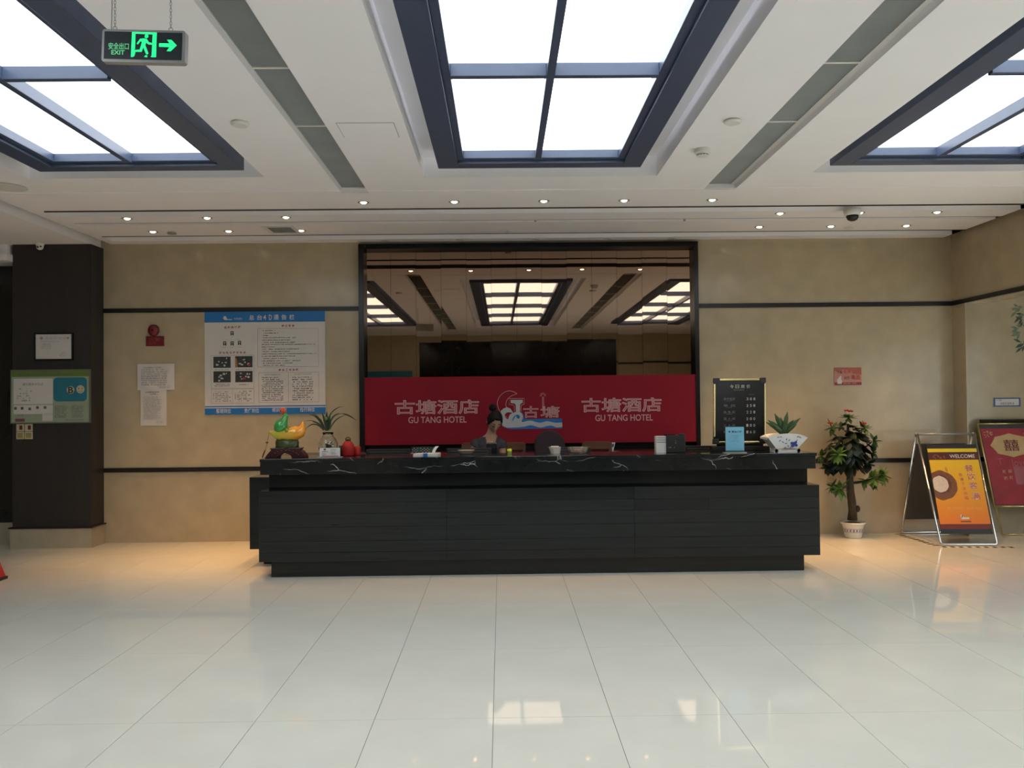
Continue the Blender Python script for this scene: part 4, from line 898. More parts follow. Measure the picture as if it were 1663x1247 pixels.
b = MB(); b.tube([(-2.075,8.165,1.315),(-2.075,8.165,1.345),(-2.068,8.165,1.375),(-2.058,8.165,1.405),(-2.042,8.165,1.43),(-2.03,8.165,1.45),(-2.022,8.165,1.475),(-2.025,8.165,1.505)], [.02,.056,.064,.060,.042,.029,.024,.016], 18)
b.tube([(-2.03,8.16,1.46),(-2.005,8.155,1.482),(-1.993,8.15,1.478)], [.014,.014,.005], 8); obj('green_bulb', b, jade('jade_green', (.035,.27,.05)), T, L, smooth=True)
b = MB()
for k in range(6):
    a = 2*PI*k/6; b.tube([(-2.04+.006*math.cos(a),8.165+.006*math.sin(a),1.495),(-2.044+.018*math.cos(a),8.165+.018*math.sin(a),1.525),(-2.05+.013*math.cos(a),8.165+.013*math.sin(a),1.556)], [.008,.016,.003], 8)
obj('red_bud', b, jade('jade_red', (.50,.07,.03)), T, L, smooth=True)
b = MB(); b.ball((-2.0,8.12,1.345), .020,.015,.026, n=10); b.ball((-1.985,8.15,1.365), .014,.012,.022, n=10); obj('carved_leaf', b, jade('jade_olive', (.22,.22,.03)), T, L, smooth=True)
b = MB(); b.rings([((-2.01,8.17,1.178),.112,.062),((-2.01,8.17,1.205),.108,.060),((-2.01,8.17,1.232),.112,.056),((-2.01,8.17,1.262),.098,.045)], 22)
for i, v in enumerate(b.v): v.z += .006*math.sin(i*2.1)
obj('dark_green_base', b, mat('dark_jade', (.035,.050,.012), .3, var=.3, scale=20), T, L, smooth=True)
M_ros = mat('dark_carved_rosewood', (.045,.010,.012), .25, var=.3, scale=25, bump=.3)
out_ = [(-2.205,ZT),(-2.19,1.115),(-2.165,1.145),(-2.145,1.165),(-2.155,1.172),(-2.16,1.182),(-1.865,1.182),(-1.87,1.172),(-1.88,1.165),(-1.855,1.145),(-1.832,1.115),(-1.822,ZT),(-1.955,ZT),(-1.965,1.112),(-1.99,1.128),(-2.02,1.133),(-2.05,1.127),(-2.075,1.11),(-2.085,ZT)]
b = MB(); b.prism([(x,8.11,z) for x, z in out_], (0,.12,0)); st = obj('carved_stand', b, M_ros, T, L, bevel=.004)
for k in range(9):
    a = R(20 + 140*k/8); b = MB(); b.ball((-2.013-.125*math.cos(a), 8.11, 1.09+.068*math.sin(a)), .013,.008,.010, n=8); obj('carved_boss', b, M_ros, st, L, smooth=True)
b = MB(); b.tube([(-2.174,8.15,1.325),(-2.176,8.14,1.29),(-2.183,8.13,1.25)], .0018, 5); b.ball((-2.186,8.125,1.235), .014,.010,.010, n=8); b.tube([(-2.186,8.125,1.225),(-2.190,8.12,1.195),(-2.20,8.11,1.16)], .002, 5); b.tube([(-2.20,8.11,1.165),(-2.212,8.10,1.13),(-2.222,8.09,1.095)], [.006,.008,.005], 8); obj('tassel', b, mat('dark_red_brown_cord', (.09,.025,.015), .7), T, L, smooth=True)

# ------------------------------------------------------------------ plants
def blade(pts, w_, up=Vector((0,-1,0)), fold=.15):
    """leaf blade along a path: two strips meeting in a slightly raised midrib; w_ list of half widths"""
    P = [Vector(p) for p in pts]; vs = []; fs = []
    for i, p in enumerate(P):
        t_ = (P[min(i+1, len(P)-1)] - P[max(i-1, 0)]).normalized(); s_ = t_.cross(up)
        if s_.length < 1e-3: s_ = t_.cross(Vector((1,0,0)))
        s_.normalize(); n_ = s_.cross(t_); vs += [p - s_*w_[i] + n_*w_[i]*fold, p, p + s_*w_[i] + n_*w_[i]*fold]
    for i in range(len(P)-1): a = i*3; fs += [(a,a+1,a+4,a+3),(a+1,a+2,a+5,a+4)]
    return vs, fs
def bez(a, b_, c, n=6): return [a*(1-t)**2 + b_*2*t*(1-t) + c*t*t for t in [i/n for i in range(n+1)]]
# orchid
L = (-1.655, 8.30, ZT); T = thing('potted_orchid', L, 'orchid with thin arching leaves in a round glass vase', 'potted plant')
b = MB(); b.lathe([(0,.004),(.042,.004),(.048,0),(.072,.035),(.092,.085),(.092,.125),(.074,.165),(.050,.192),(.046,.205),(.053,.228),(.051,.228),(.043,.205),(.047,.190),(.071,.163),(.089,.125),(.089,.086),(.070,.038),(.0,.010)], L, 28); obj('glass_vase', b, M_glass, T, L, smooth=True)
b = MB()
rq = random.Random(9)
for k in range(46):
    a = rq.uniform(0,6.28); r_ = rq.uniform(0,.058); b.ball((L[0]+r_*math.cos(a), L[1]+r_*math.sin(a), ZT+.035+rq.uniform(0,.095)), rq.uniform(.007,.011), n=8)
obj('pebbles', b, mat('grey_pebbles', (.12,.11,.10), .5, var=.3), T, L, smooth=True)['kind'] = 'stuff'
def oc(cx, cy, y=8.30): return Vector((-1.728 + (425+cx/10.08-520)*.00589, y, 1.605 + (1.092 + (743-655-cy/10.08)*.00578 - 1.605)*1.018))
M_orch = mat('dark_orchid_leaf', (.020,.034,.012), .4, var=.2, scale=30)
for k, (path, wd) in enumerate((([(1010,455),(860,250),(720,445)],6),([(1010,440),(930,190),(780,195)],7),([(1015,420),(960,220),(830,170)],5),([(1000,420),(900,260),(690,300)],4),([(1020,450),(930,300),(835,315)],9),([(1080,300),(1150,70),(1340,68)],5),([(1100,450),(1120,150),(1330,190)],8),([(1310,185),(1420,190),(1545,302)],7),([(1115,450),(1180,240),(1390,205)],6),([(1065,460),(1050,300),(1000,170)],14),([(1075,460),(1090,300),(1125,170)],14),([(1070,460),(1060,280),(1065,150)],16),([(1050,460),(970,330),(960,260)],10),([(1080,460),(1130,380),(1135,300)],8))):
    dy = rq.uniform(-.03,.03); a, c, d = oc(*path[0]), oc(*path[1], 8.30+dy*.5), oc(*path[2], 8.30+dy); n_ = 9; w_ = [wd*.00105*max(.12, math.sin(PI*(.12+.86*i/n_))) for i in range(n_+1)]
    b = MB(); b.add(*blade(bez(a, c, d, n_), w_)); obj('leaf', b, M_orch, T, L)
b = MB(); b.ball(oc(1062,265,8.28), .018,.014,.017, n=10); obj('bud', b, M_lgreen, T, L, smooth=True)
# fan-shaped planter with agave
L = (2.665, 8.17, ZT); T = thing('fan_planter', L, 'fan-shaped white porcelain planter with blue flowers holding a succulent', 'potted plant')
def fp(cx, cy): return (2.464 + (1120 + cx/6.929 - 1240)*.00583, 1.085 + (735 - 600 - cy/6.929)*.0058)
rim = [fp(*p) for p in smoothp([(870,768),(930,742),(1045,726),(1150,726),(1240,742),(1310,770)], 3, False)]
base_ = [fp(1205,892), fp(1085,885), fp(968,892)]
b = MB(); front = [(x,8.11,z) for x, z in rim[::-1]] + [(x,8.13,z) for x, z in base_[::-1]]
k_ = len(rim); back = [(x-.03,8.27,z+.006) for x, z in rim]; bb = [(base_[0][0]-.02,8.24,base_[0][1]), (base_[2][0]-.02,8.24,base_[2][1])]
F = [(x,8.11,z) for x, z in rim]; n0 = len(F); vs_ = F + back + [(x-.004,8.13,z-.015) for x, z in rim] + [(x-.03,8.25,z-.010) for x, z in rim]
fs_ = [(i, i+1, 2*n0+i+1, 2*n0+i) for i in range(n0-1)] + [(n0+i, n0+i+1, 3*n0+i+1, 3*n0+i) for i in range(n0-1)] + [(2*n0+i, 2*n0+i+1, 3*n0+i+1, 3*n0+i) for i in range(n0-1)]
b.add(vs_, fs_); b.poly(F + [(base_[0][0],8.13,base_[0][1]),(base_[1][0],8.13,base_[1][1]),(base_[2][0],8.13,base_[2][1])]); b.poly(back + [bb[0], bb[1]])
b.poly([F[0], (base_[2][0],8.13,base_[2][1]), bb[1], back[0]]); b.poly([F[-1], (base_[0][0],8.13,base_[0][1]), bb[0], back[-1]]); b.poly([(base_[0][0],8.13,base_[0][1]), (base_[2][0],8.13,base_[2][1]), bb[1], bb[0]])
b.tube([(x,8.11,z) for x, z in rim], .004, 6)
obj('bowl', b, M_porc, T, L)
b = MB(); x0, z0 = fp(935,930); x1, _ = fp(1235,930); b.prism([(x0,8.115,ZT),(x1,8.115,ZT),(x1,8.115,ZT+.012),(x1-.03,8.115,ZT+.026),(2.665,8.115,ZT+.018),(x0+.03,8.115,ZT+.026),(x0,8.115,ZT+.012)], (0,.13,0))
for x in (x0+.022, x1-.022): b.lathe([(.016,0),(.016,.14),(0,.14)], (x,8.108,ZT+.017), 12, 'Y'); b.lathe([(0,0),(.016,0)], (x,8.108,ZT+.017), 12, 'Y')
obj('scroll_foot', b, M_porc, T, L)
pl = Plane((0, 8.109, 0)); b = MB(); rq = random.Random(2)
for cx, cy, r_ in ((1160,835,.018),(1145,858,.015),(1185,852,.014),(1135,828,.013),(1178,820,.013)):
    u_, v2 = fp(cx, cy); b.poly([(u_+r_*math.cos(i*PI/4), 8.111+(1.19-v2)*.16, v2+r_*math.sin(i*PI/4)) for i in range(8)])
for cx, cy, a in ((1000,800,.5),(1035,815,2.5),(1075,785,1.4),(1070,830,.3),(1105,795,.9),(1095,860,2),(1190,800,1),(1060,880,.4),(980,760,.2),(1010,757,2.9),(1200,757,.3),(1225,765,2.6),(1120,880,1.2)):
    u_, v2 = fp(cx, cy); d_ = (math.cos(a)*.015, math.sin(a)*.015); e_ = (-math.sin(a)*.0045, math.cos(a)*.0045); yy = 8.1085 + max(0, 1.235-v2)*.15 - .003
    b.poly([(u_-d_[0],yy,v2-d_[1]),(u_+e_[0],yy,v2+e_[1]),(u_+d_[0],yy,v2+d_[1]),(u_-e_[0],yy,v2-e_[1])])
obj('blue_painting', b, M_cobalt, T, L)
b = MB(); b.poly([(x*.9+2.665*.1, y*.9+8.19*.1, z-.012) for x, y, z in F] + [(x*.9+2.665*.1, y, z-.012) for x, y, z in back[::-1]]); obj('soil', b, M_soil, T, L)
M_aga = mat('dark_succulent_leaf', (.030,.068,.016), .5, var=.2, scale=25)
c0 = Vector((2.668,8.19,1.235))
for cx, cy, wd, dy in ((865,590,18,-.02),(905,570,22,.02),(985,495,22,.03),(1130,480,22,.02),(1270,550,20,0),(1210,622,16,-.04),(935,620,20,-.05),(1010,560,20,-.03),(1180,570,22,-.03),(1075,600,24,-.04),(1060,540,20,.05)):
    e_ = fp(cx, cy); e = Vector((e_[0], 8.19+dy, e_[1])); mid = c0*.5 + e*.5 + Vector((0,0,.018)) + Vector(((e.x-c0.x)*-.12,0,0)); n_ = 7
    w_ = [wd*.00078*(.75+.5*math.sin(PI*i/n_)) if i < n_ else .001 for i in range(n_+1)]; w_[-2] *= .62
    b = MB(); b.add(*blade(bez(c0, mid, e, n_), w_, fold=.3)); o = obj('leaf', b, M_aga, T, L, smooth=True); s_ = o.modifiers.new('s','SOLIDIFY'); s_.thickness = .003
# flowering tree in a pot
L = (3.995, 9.88, 0); T = thing('potted_tree', L, 'artificial flowering tree with dark foliage in a white patterned pot', 'potted plant')
def tp(cx, cy, y=9.88): return Vector((3.868 + (1300 + cx/4.9875 - 1366)*.00705, y, .178 + (847 - 640 - cy/4.9875)*.00703))
b = MB(); b.lathe([(0,0),(.092,0),(.096,.01),(.118,.13),(.128,.155),(.138,.160),(.138,.178),(.124,.178),(.116,.14),(0,.14)], L, 32); obj('pot', b, M_porc, T, L, smooth=True)
b = MB()
for k in range(20):
    a = 2*PI*k/20
    for s_ in (-1, 1):
        da, dz = .11, .024; pts = []
        for u_, v2 in ((-1,-1),(-.6,-1),(0,0),(-.6,1),(-1,1),(-.5,0)) if s_ > 0 else ((1,-1),(.6,-1),(0,0),(.6,1),(1,1),(.5,0)):
            z = .088 + v2*dz; r_ = .0965 + (z-.01)*.183 + .0012; aa = a + u_*da; pts.append((L[0]+r_*math.cos(aa), L[1]+r_*math.sin(aa), z))
        b.poly(pts)
obj('blue_band', b, M_cobalt, T, L)
b = MB(); b.lathe([(0,.172),(.06,.176),(.116,.162)], L, 20); obj('soil', b, M_soil, T, L)
b = MB(); tk = [tp(415,1020),tp(418,940),tp(412,860),tp(402,790),tp(400,720),tp(402,600),tp(395,420),tp(392,240)]; b.tube(tk, [.056,.046,.046,.044,.040,.034,.026,.012], 12); b.ball(tp(450,925,9.85), .03,.03,.04, n=10); b.ball(tp(428,960,9.84), .022,.02,.024, n=10); obj('trunk', b, M_bark, T, L, smooth=True)
for cx, cy, dy, w_ in ((250,300,-.02,0),(510,300,.0,0),(590,390,.02,0),(290,770,-.05,0),(550,690,-.05,0),(650,660,0,0),(260,480,-.12,0),(170,500,0,0)):
    b = MB(); a = tp(400, min(720, cy+110)); e = tp(cx, cy, 9.88+dy); b.tube(bez(a, a*.4 + e*.6 + Vector((0,0,-.03)), e, 5), [.014,.012,.010,.009,.008,.006], 7); obj('branch', b, M_bark, T, L, smooth=True)
def leafmesh(name, l_, w2, droop, M_):
    n_ = 6; pts = [Vector((0, -l_*i/n_, -droop*(i/n_)**2)) for i in range(n_+1)]; w_ = [w2*math.sin(PI*min(.97, .06+.94*(i/n_)**.85)) for i in range(n_+1)]; w_[-1] = .001
    b = MB(); b.add(*blade(pts, w_, up=Vector((0,0,1)), fold=-.25)); return mesh_of(name, b, M_, smooth=True)
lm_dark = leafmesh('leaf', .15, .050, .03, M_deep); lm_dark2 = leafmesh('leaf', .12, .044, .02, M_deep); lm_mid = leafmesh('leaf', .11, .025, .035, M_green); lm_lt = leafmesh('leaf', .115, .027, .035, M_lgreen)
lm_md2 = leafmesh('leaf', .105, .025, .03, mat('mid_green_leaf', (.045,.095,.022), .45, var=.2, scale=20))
def leaf(me, p, d, roll_=0.0, sc=1.0):
    o = bpy.data.objects.new('leaf', me); COL.objects.link(o); o.parent = T; q_ = Vector(d).to_track_quat('-Y', 'Z'); o.rotation_mode = 'QUATERNION'
    o.rotation_quaternion = q_ @ Euler((0, roll_, 0)).to_quaternion(); o.location = Vector(p) - Vector(L); o.scale = (sc,)*3
rq = random.Random(21); c_ = tp(395, 480)
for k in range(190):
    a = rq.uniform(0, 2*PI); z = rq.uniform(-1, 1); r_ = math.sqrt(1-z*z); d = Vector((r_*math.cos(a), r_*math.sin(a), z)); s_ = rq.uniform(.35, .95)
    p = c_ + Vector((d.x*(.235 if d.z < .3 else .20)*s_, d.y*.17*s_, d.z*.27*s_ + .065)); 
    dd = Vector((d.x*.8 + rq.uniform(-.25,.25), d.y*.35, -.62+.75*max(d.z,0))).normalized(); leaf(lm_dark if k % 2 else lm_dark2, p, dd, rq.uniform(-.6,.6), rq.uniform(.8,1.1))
def rosette(cx, cy, dy, me, n_, sc, tilt=(0,-.4,.5)):
    p = tp(cx, cy, 9.88+dy); ax = Vector(tilt).normalized(); q_ = ax.to_track_quat('Z', 'Y')
    for k in range(n_):
        a = 2*PI*k/n_*1.0 + rq.uniform(-.2,.2); el = rq.uniform(-.1,.55) + (.35 if k % 3 == 0 else 0); d = q_ @ Vector((math.cos(a)*math.cos(el), math.sin(a)*math.cos(el), math.sin(el))); leaf(me, p, d, rq.uniform(-.3,.3), 1.12*sc*rq.uniform(.8,1.1))
for a_ in ((392,190,-.02,lm_md2,11,1.0,(0,-.5,.8)),(255,270,-.03,lm_md2,10,.95,(-.4,-.6,.6)),(515,275,-.03,lm_md2,10,.95,(.4,-.6,.6)),(595,375,-.02,lm_md2,10,.9,(.8,-.5,.3)),(590,470,0,lm_mid,9,.9,(.9,-.4,.1)),(165,495,-.02,lm_md2,9,.95,(-.9,-.4,.1)),(265,475,-.16,lm_lt,12,1.0,(-.4,-.9,.2)),(290,750,-.10,lm_lt,11,1.05,(-.5,-.8,.1)),(240,740,-.05,lm_md2,9,.9,(-.8,-.5,0)),(545,670,-.12,lm_lt,13,1.15,(.3,-.9,.1)),(500,690,-.08,lm_md2,10,1.0,(.1,-.9,-.2)),(650,655,-.05,lm_lt,11,1.0,(.8,-.6,.2)),(590,700,-.05,lm_md2,9,1.0,(.5,-.6,-.5)),(230,590,.0,lm_dark2,8,.9,(-.7,-.5,-.5)),(540,560,-.02,lm_dark2,8,.9,(.7,-.5,-.5)),(345,260,.02,lm_mid,9,.9,(-.3,-.3,.8)),(450,265,.02,lm_mid,9,.9,(.3,-.3,.8))): rosette(*a_)
for cx, cy in ((372,133),(400,138),(238,232),(506,238)):
    p = tp(cx, cy, 9.83); b = MB()
    for k in range(7):
        a = 2*PI*k/7; b.ball((p.x+.020*math.cos(a), p.y+.016*math.sin(a), p.z+.006*(k % 2)), .015,.012,.011, n=8)
    obj('flower', b, M_flower, T, L, smooth=True)

# ------------------------------------------------------------------ A-frame poster stands at right
M_poster_o = mat('orange_poster_print', (.60,.24,.008), .35, var=.1, scale=2)
def framebar(pts, r_, M_, name, T, L): b = MB(); b.tube(pts, r_, 10); return obj(name, b, M_, T, L, smooth=True)
L = (4.96, 9.7, 0); T = thing('poster_stand', L, 'chrome A-frame stand with yellow and orange WELCOME poster', 'sign')
tl, tr_, fl_, fr_, bl_, br_ = Vector((4.655,9.68,1.175)), Vector((5.285,9.66,1.175)), Vector((4.688,9.262,.014)), Vector((5.275,9.23,.014)), Vector((4.655,10.11,.014)), Vector((5.26,10.11,.014))
def rounded(a, b_, c, d, r_=.03):
    out = []; 
    for p, q_, s_ in ((a, b_, c), (b_, c, d)):
        u_ = (p-q_).normalized(); v2 = (s_-q_).normalized(); out += bez(q_+u_*r_, q_, q_+v2*r_, 4)
    return [a] + out + [d]
framebar(rounded(tl, fl_, fr_, tr_), .0135, M_chrome, 'front_frame', T, L); framebar(rounded(tl+Vector((0,.03,0)), bl_, br_, tr_+Vector((0,.03,0))), .0125, M_chrome, 'rear_frame', T, L)
framebar([tl+Vector((0,.015,0)), tr_+Vector((0,.015,0))], .012, M_grey, 'top_bar', T, L)
for p in (tl, tr_): b = MB(); b.ball(p+Vector((0,.015,-.004)), .021, n=10); obj('hinge', b, M_grey, T, L, smooth=True)
v_ = (tl-fl_).normalized(); ln = (tl-fl_).length; u_ = (fr_-fl_).normalized(); pl = Plane(fl_, tuple(u_), tuple((v_ - u_*v_.dot(u_)).normalized())); sk = v_.dot(u_)
WD = (fr_-fl_).length
b = MB(); pl.slab(b, .022, WD-.022, .11, ln*.90, -.006, 0); obj('poster_backing', b, M_blkplastic, T, L)
rb = Plane(bl_, (1,0,0), tuple((tl+Vector((0,.03,0))-bl_).normalized())); b = MB(); rb.slab(b, .02, .585, .17, ln*.9, -.003, .003); obj('rear_panel', b, mat('dark_grey_board', (.06,.055,.05), .5), T, L)
def V(py): return ln * (1 - (py - 704) / 181)      # height on the leaf from the photograph's proportion
z_y0, z_o0, z_o1 = V(735), V(853), V(748)
b = MB(); pl.rect(b, .026, WD-.026, V(735), V(729), .001); obj('yellow_stripe', b, mat('yellow_print', (.62,.47,.01), .35), T, L)
b = MB(); pl.rect(b, .026, WD-.026, V(748), V(736), .001); obj('maroon_band', b, mat('maroon_print', (.07,.008,.008), .35), T, L)
def poster_grad():
    M = mat('yellow_to_orange_print', (.6,.3,.01), .35); nt = M.node_tree; bs = nt.nodes['Principled BSDF']; tc = nt.nodes.new('ShaderNodeTexCoord'); se = nt.nodes.new('ShaderNodeSeparateXYZ'); mr = nt.nodes.new('ShaderNodeMapRange'); mr.inputs[1].default_value = .25; mr.inputs[2].default_value = .88
    mx = nt.nodes.new('ShaderNodeMix'); mx.data_type = 'RGBA'; mx.inputs['A'].default_value = (.60,.16,.004,1); mx.inputs['B'].default_value = (.66,.42,.008,1)
    nt.links.new(tc.outputs['Object'], se.inputs[0]); nt.links.new(se.outputs[2], mr.inputs[0]); nt.links.new(mr.outputs[0], mx.inputs['Factor']); nt.links.new(mx.outputs['Result'], bs.inputs['Base Color']); return M
b = MB(); pl.rect(b, .026, WD-.026, V(853), V(748), .001); obj('poster_field', b, poster_grad(), T, L)
b = MB(); pl.rect(b, .026, WD-.026, V(861), V(853), .001); obj('red_strip', b, mat('dark_red_print', (.12,.008,.006), .35), T, L)
b = MB(); text(b, pl, 'WELCOME', .255, WD-.06, V(745), V(739), .002, weight=.012); obj('welcome_lettering', b, M_pale, T, L)
b = MB(); rq = random.Random(8)
for k in range(14):
    cx, cy = .07+rq.uniform(0,.13), V(746)+rq.uniform(0,.045); a = rq.uniform(0,6.28); b.poly([pl(cx+.016*math.cos(a+q_)*w2, cy+.009*math.sin(a+q_)*w2, .002) for q_, w2 in ((0,1),(1.2,.4),(3.1,1),(4.4,.4))])
obj('gold_flourish', b, mat('dull_gold_print', (.26,.12,.04)), T, L)
def disc(name, cx, cy, rx, ry, M_, n_, lo=-9, sh=0): 
    b = MB(); b.poly([pl(max(.026, cx+rx*math.cos(2*PI*i/40)*(1+.03*math.sin(i*7))), cy+ry*math.sin(2*PI*i/40)*(1+.03*math.cos(i*5)), n_) for i in range(40)]); return obj(name, b, M_, T, L)
cz = V(790); disc('printed_basket', .115, cz, .165, .165, mat('brown_basket_print', (.15,.055,.02), .4, var=.35, scale=60), .002); disc('printed_basket_well', .115, cz+.01, .105, .105, mat('dark_basket_print', (.09,.03,.012), .4, var=.3, scale=60), .0026); disc('printed_rice', .10, cz+.012, .088, .092, mat('white_rice_print', (.55,.46,.40), .4, var=.1, scale=50), .0032)
b = MB(); b.poly([pl(.178,cz+.10,.0036), pl(.186,cz+.10,.0036), pl(.20,cz-.05,.0036), pl(.192,cz-.05,.0036)]); b.poly([pl(.185,cz+.155,.0036), pl(.191,cz+.155,.0036), pl(.186,cz+.20,.0036), pl(.180,cz+.20,.0036)]); b.poly([pl(.199,cz+.150,.0036), pl(.205,cz+.150,.0036), pl(.200,cz+.20,.0036), pl(.194,cz+.20,.0036)]); obj('printed_chopsticks', b, mat('red_brown_print', (.22,.05,.02)), T, L)
M_mag = mat('magenta_lettering', (.30,.02,.09), .4); M_wht = mat('poster_letter_edge', (.62,.50,.40), .4)
bo = MB(); b = MB()
for i, ch in enumerate('餐饮客满'):
    y = (762, 776, 791, 808)[i]; u0 = .395+.006*i; text(bo, pl, ch, u0-.003, u0+.093, V(y+5.8), V(y-5.8), .0018, weight=.035); text(b, pl, ch, u0, u0+.09, V(y+5.4), V(y-5.4), .0024)
for i, ch in enumerate('敬请下次光临'): y = 773 + i*7.6; u0 = .318+.004*i; text(b, pl, ch, u0, u0+.038, V(y+2.6), V(y-2.6), .0024)
obj('letter_edge', bo, M_wht, T, L); obj('magenta_lettering', b, M_mag, T, L)
b = MB(); text(b, pl, '预订热线：欢迎光临', .13, .50, V(830), V(825.5), .002); obj('faint_lettering', b, mat('pale_orange_print', (.62,.30,.10)), T, L)
b = MB(); b.poly([pl(.255+x*.09, V(846)+z*.06, .002) for x, z in ((0,.5),(.05,.9),(.2,1),(.2,.6),(.4,.45),(1,.4),(1,.1),(.15,.05))]); obj('poster_emblem', b, M_pale, T, L)
b = MB(); b.poly([pl(.262+x*.02, V(843)+z*.035, .0026) for x, z in ((0,0),(.6,.9),(1,.8),(.5,0))]); pl.rect(b, .25, .36, V(850), V(848), .002); obj('emblem_shadow', b, mat('brown_print', (.15,.05,.02)), T, L)
# gold double-sided stand with the red wedding poster
L = (5.95, 9.98, 0); T = thing('wedding_poster_stand', L, 'gold stand with red double happiness wedding poster at right picture edge', 'sign')
tl, bl0 = Vector((5.525,10.03,1.245)), Vector((5.635,9.90,.33)); W2 = .62
pl = Plane(bl0, (1,-.06,0), tuple((tl-bl0).normalized() - Vector((1,-.06,0)).normalized()*((tl-bl0).normalized().dot(Vector((1,-.06,0)).normalized())))); 
sh = (tl.x-bl0.x); ln = .95
def sk(u_, v2): return (u_ + sh*v2/ln + .0, v2)
def quad(mb, u0, u1, v0, v1, n_): mb.poly([pl(*sk(u0,v0), n_), pl(*sk(u1,v0), n_), pl(*sk(u1,v1), n_), pl(*sk(u0,v1), n_)])
b = MB(); b.prism([pl(*sk(0,0), 0), pl(*sk(W2,0), 0), pl(*sk(W2,ln), 0), pl(*sk(0,ln), 0)], pl.n*-.012); obj('backing', b, M_blkplastic, T, L)
b = MB(); quad(b, .02, W2-.02, .02, ln-.055, .001); obj('red_poster', b, mat('crimson_poster_print', (.30,.012,.025), .5, var=.25, scale=5), T, L)
for a, c in (((0,-.02),(0,ln+.01)),((W2,-.02),(W2,ln+.01)),((0,0),(W2,0)),((0,ln),(W2,ln))): framebar([pl(*sk(*a), .004), pl(*sk(*c), .004)], .010, M_gold, 'frame_bar', T, L)
b = MB(); cx, cz = .33, .70; pts = []
for i in range(72):
    a = 2*PI*i/72; r_ = 1 + .10*abs(math.cos(4*a)) - .05*abs(math.sin(8*a)); pts.append(pl(*sk(cx + .215*r_*math.cos(a), cz + .125*r_*math.sin(a)), .002))
b.poly(pts); obj('gold_medallion', b, mat('pale_gold_print', (.46,.30,.12), .4, var=.1), T, L)
class Sk(Plane):
    def __call__(s, a, b_, n=0.0): return Plane.__call__(s, *sk(a, b_), n)
ps = Sk(pl.o, tuple(pl.u), tuple(pl.v))
b = MB(); text(b, ps, '囍', .245, .415, .635, .765, .003, weight=.01); obj('double_happiness', b, mat('dark_red_brown_print', (.13,.015,.012)), T, L)
b = MB()
for s_, u0, v0 in (('新',.17,.375),('郎',.235,.380),('和',.17,.30),('新',.235,.305)): text(b, ps, s_, u0, u0+.042, v0, v0+.042, .002, weight=.02)
rq = random.Random(14)
for cx in (.10, .55):
    for k in range(16):
        a = rq.uniform(0,6.28); r_ = rq.uniform(.01,.05); u_, v2 = cx+r_*math.cos(a)*1.3, .83+r_*math.sin(a)*.8; b.poly([ps(u_+.014*math.cos(a+q_)*w2, v2+.011*math.sin(a+q_)*w2, .002) for q_, w2 in ((0,1),(1.3,.5),(3.1,1),(4.6,.5))])
obj('gold_lettering', b, mat('tan_gold_print', (.42,.24,.10)), T, L)
b = MB(); text(b, ps, 'T', .135, .20, .48, .55, .002); text(b, ps, 'love', .30, .46, .46, .54, .002); obj('faint_script', b, mat('dull_rose_print', (.28,.08,.09)), T, L)
b = MB(); quad(b, .30, .46, .25, .46, .0015); obj('faint_panel', b, mat('rosy_print', (.28,.025,.035), .3), T, L)
for x in (0, W2):
    a = pl(*sk(x, ln), -.02); framebar([a, Vector((bl0.x + x + .07, 9.88, .01))], .010, M_gold, 'leg', T, L); framebar([a + Vector((0,.02,-.1)), Vector((bl0.x + x + .03, 10.10, .01))], .009, M_gold, 'leg', T, L)
framebar([Vector((bl0.x+.07,9.88,.012)), Vector((bl0.x+W2+.07,9.88,.012))], .008, M_gold, 'foot_bar', T, L)
b = MB(); quad(b, .05, W2-.05, ln+.012, ln+.05, -.02); b.prism([ps(.05,ln+.01,-.02), ps(W2-.05,ln+.01,-.02), ps(W2-.05,ln+.055,-.02), ps(.05,ln+.055,-.02)], pl.n*-.02); obj('top_clip', b, M_bark, T, L)
# hazard tape dashes on the floor round the A-frame
L = (4.9, 9.4, 0); T = thing('floor_hazard_tape', L, 'yellow and black hazard tape on the tiles around the A-frame', 'tape')
def tape(a, c, n_):
    a, c = Vector(a), Vector(c); d = (c-a)/n_; p = Vector((-d.y, d.x, 0)).normalized()*.034
    for k in range(n_):
        q_ = a + d*k; b = MB(); b.prism([q_-p, q_+d*.5-p*.9, q_+d*.5+p*1.1, q_+p], (0,0,.0012)); obj('black_dash', b, M_ink, T, L)
    b = MB(); b.prism([a-p, c-p, c+p, a+p], (0,0,.0005)); obj('strip', b, mat('worn_tape', (.56,.47,.33), .3) if 'worn_tape' not in bpy.data.materials else bpy.data.materials['worn_tape'], T, L)
tape((4.60,10.10,0), (4.64,9.20,0), 9); tape((4.66,9.18,0), (5.42,9.10,0), 9)
# red folding floor sign at the left edge
L = (-4.84, 8.02, 0); T = thing('red_floor_sign', L, 'red folding floor sign cut off at the left picture edge', 'sign'); M_rs = mat('red_sign_plastic', (.42,.015,.02), .35)
for s_ in (-1, 1):
    b = MB(); b.prism([(-4.84+s_*.23,7.90,.02),(-4.84+s_*.02,7.95,.62),(-4.84+s_*.02,8.09,.62),(-4.84+s_*.23,8.14,.02)], (-s_*.014,0,.0)); obj('panel', b, M_rs, T, L)
    b = MB(); b.prism([(-4.84+s_*.231,7.898,.03),(-4.84+s_*.03,7.948,.60),(-4.84+s_*.03,7.962,.60),(-4.84+s_*.231,7.915,.03)], (s_*.002,-.002,0)); obj('white_edge', b, M_white, T, L)
    b = MB(); b.box(-4.84+s_*.23-.02, -4.84+s_*.23+.012, 7.89, 8.15, 0, .025); obj('foot', b, M_blkplastic, T, L)
b = MB(); b.box(-4.87, -4.81, 7.97, 8.07, .60, .66); obj('handle', b, M_rs, T, L, bevel=.008)

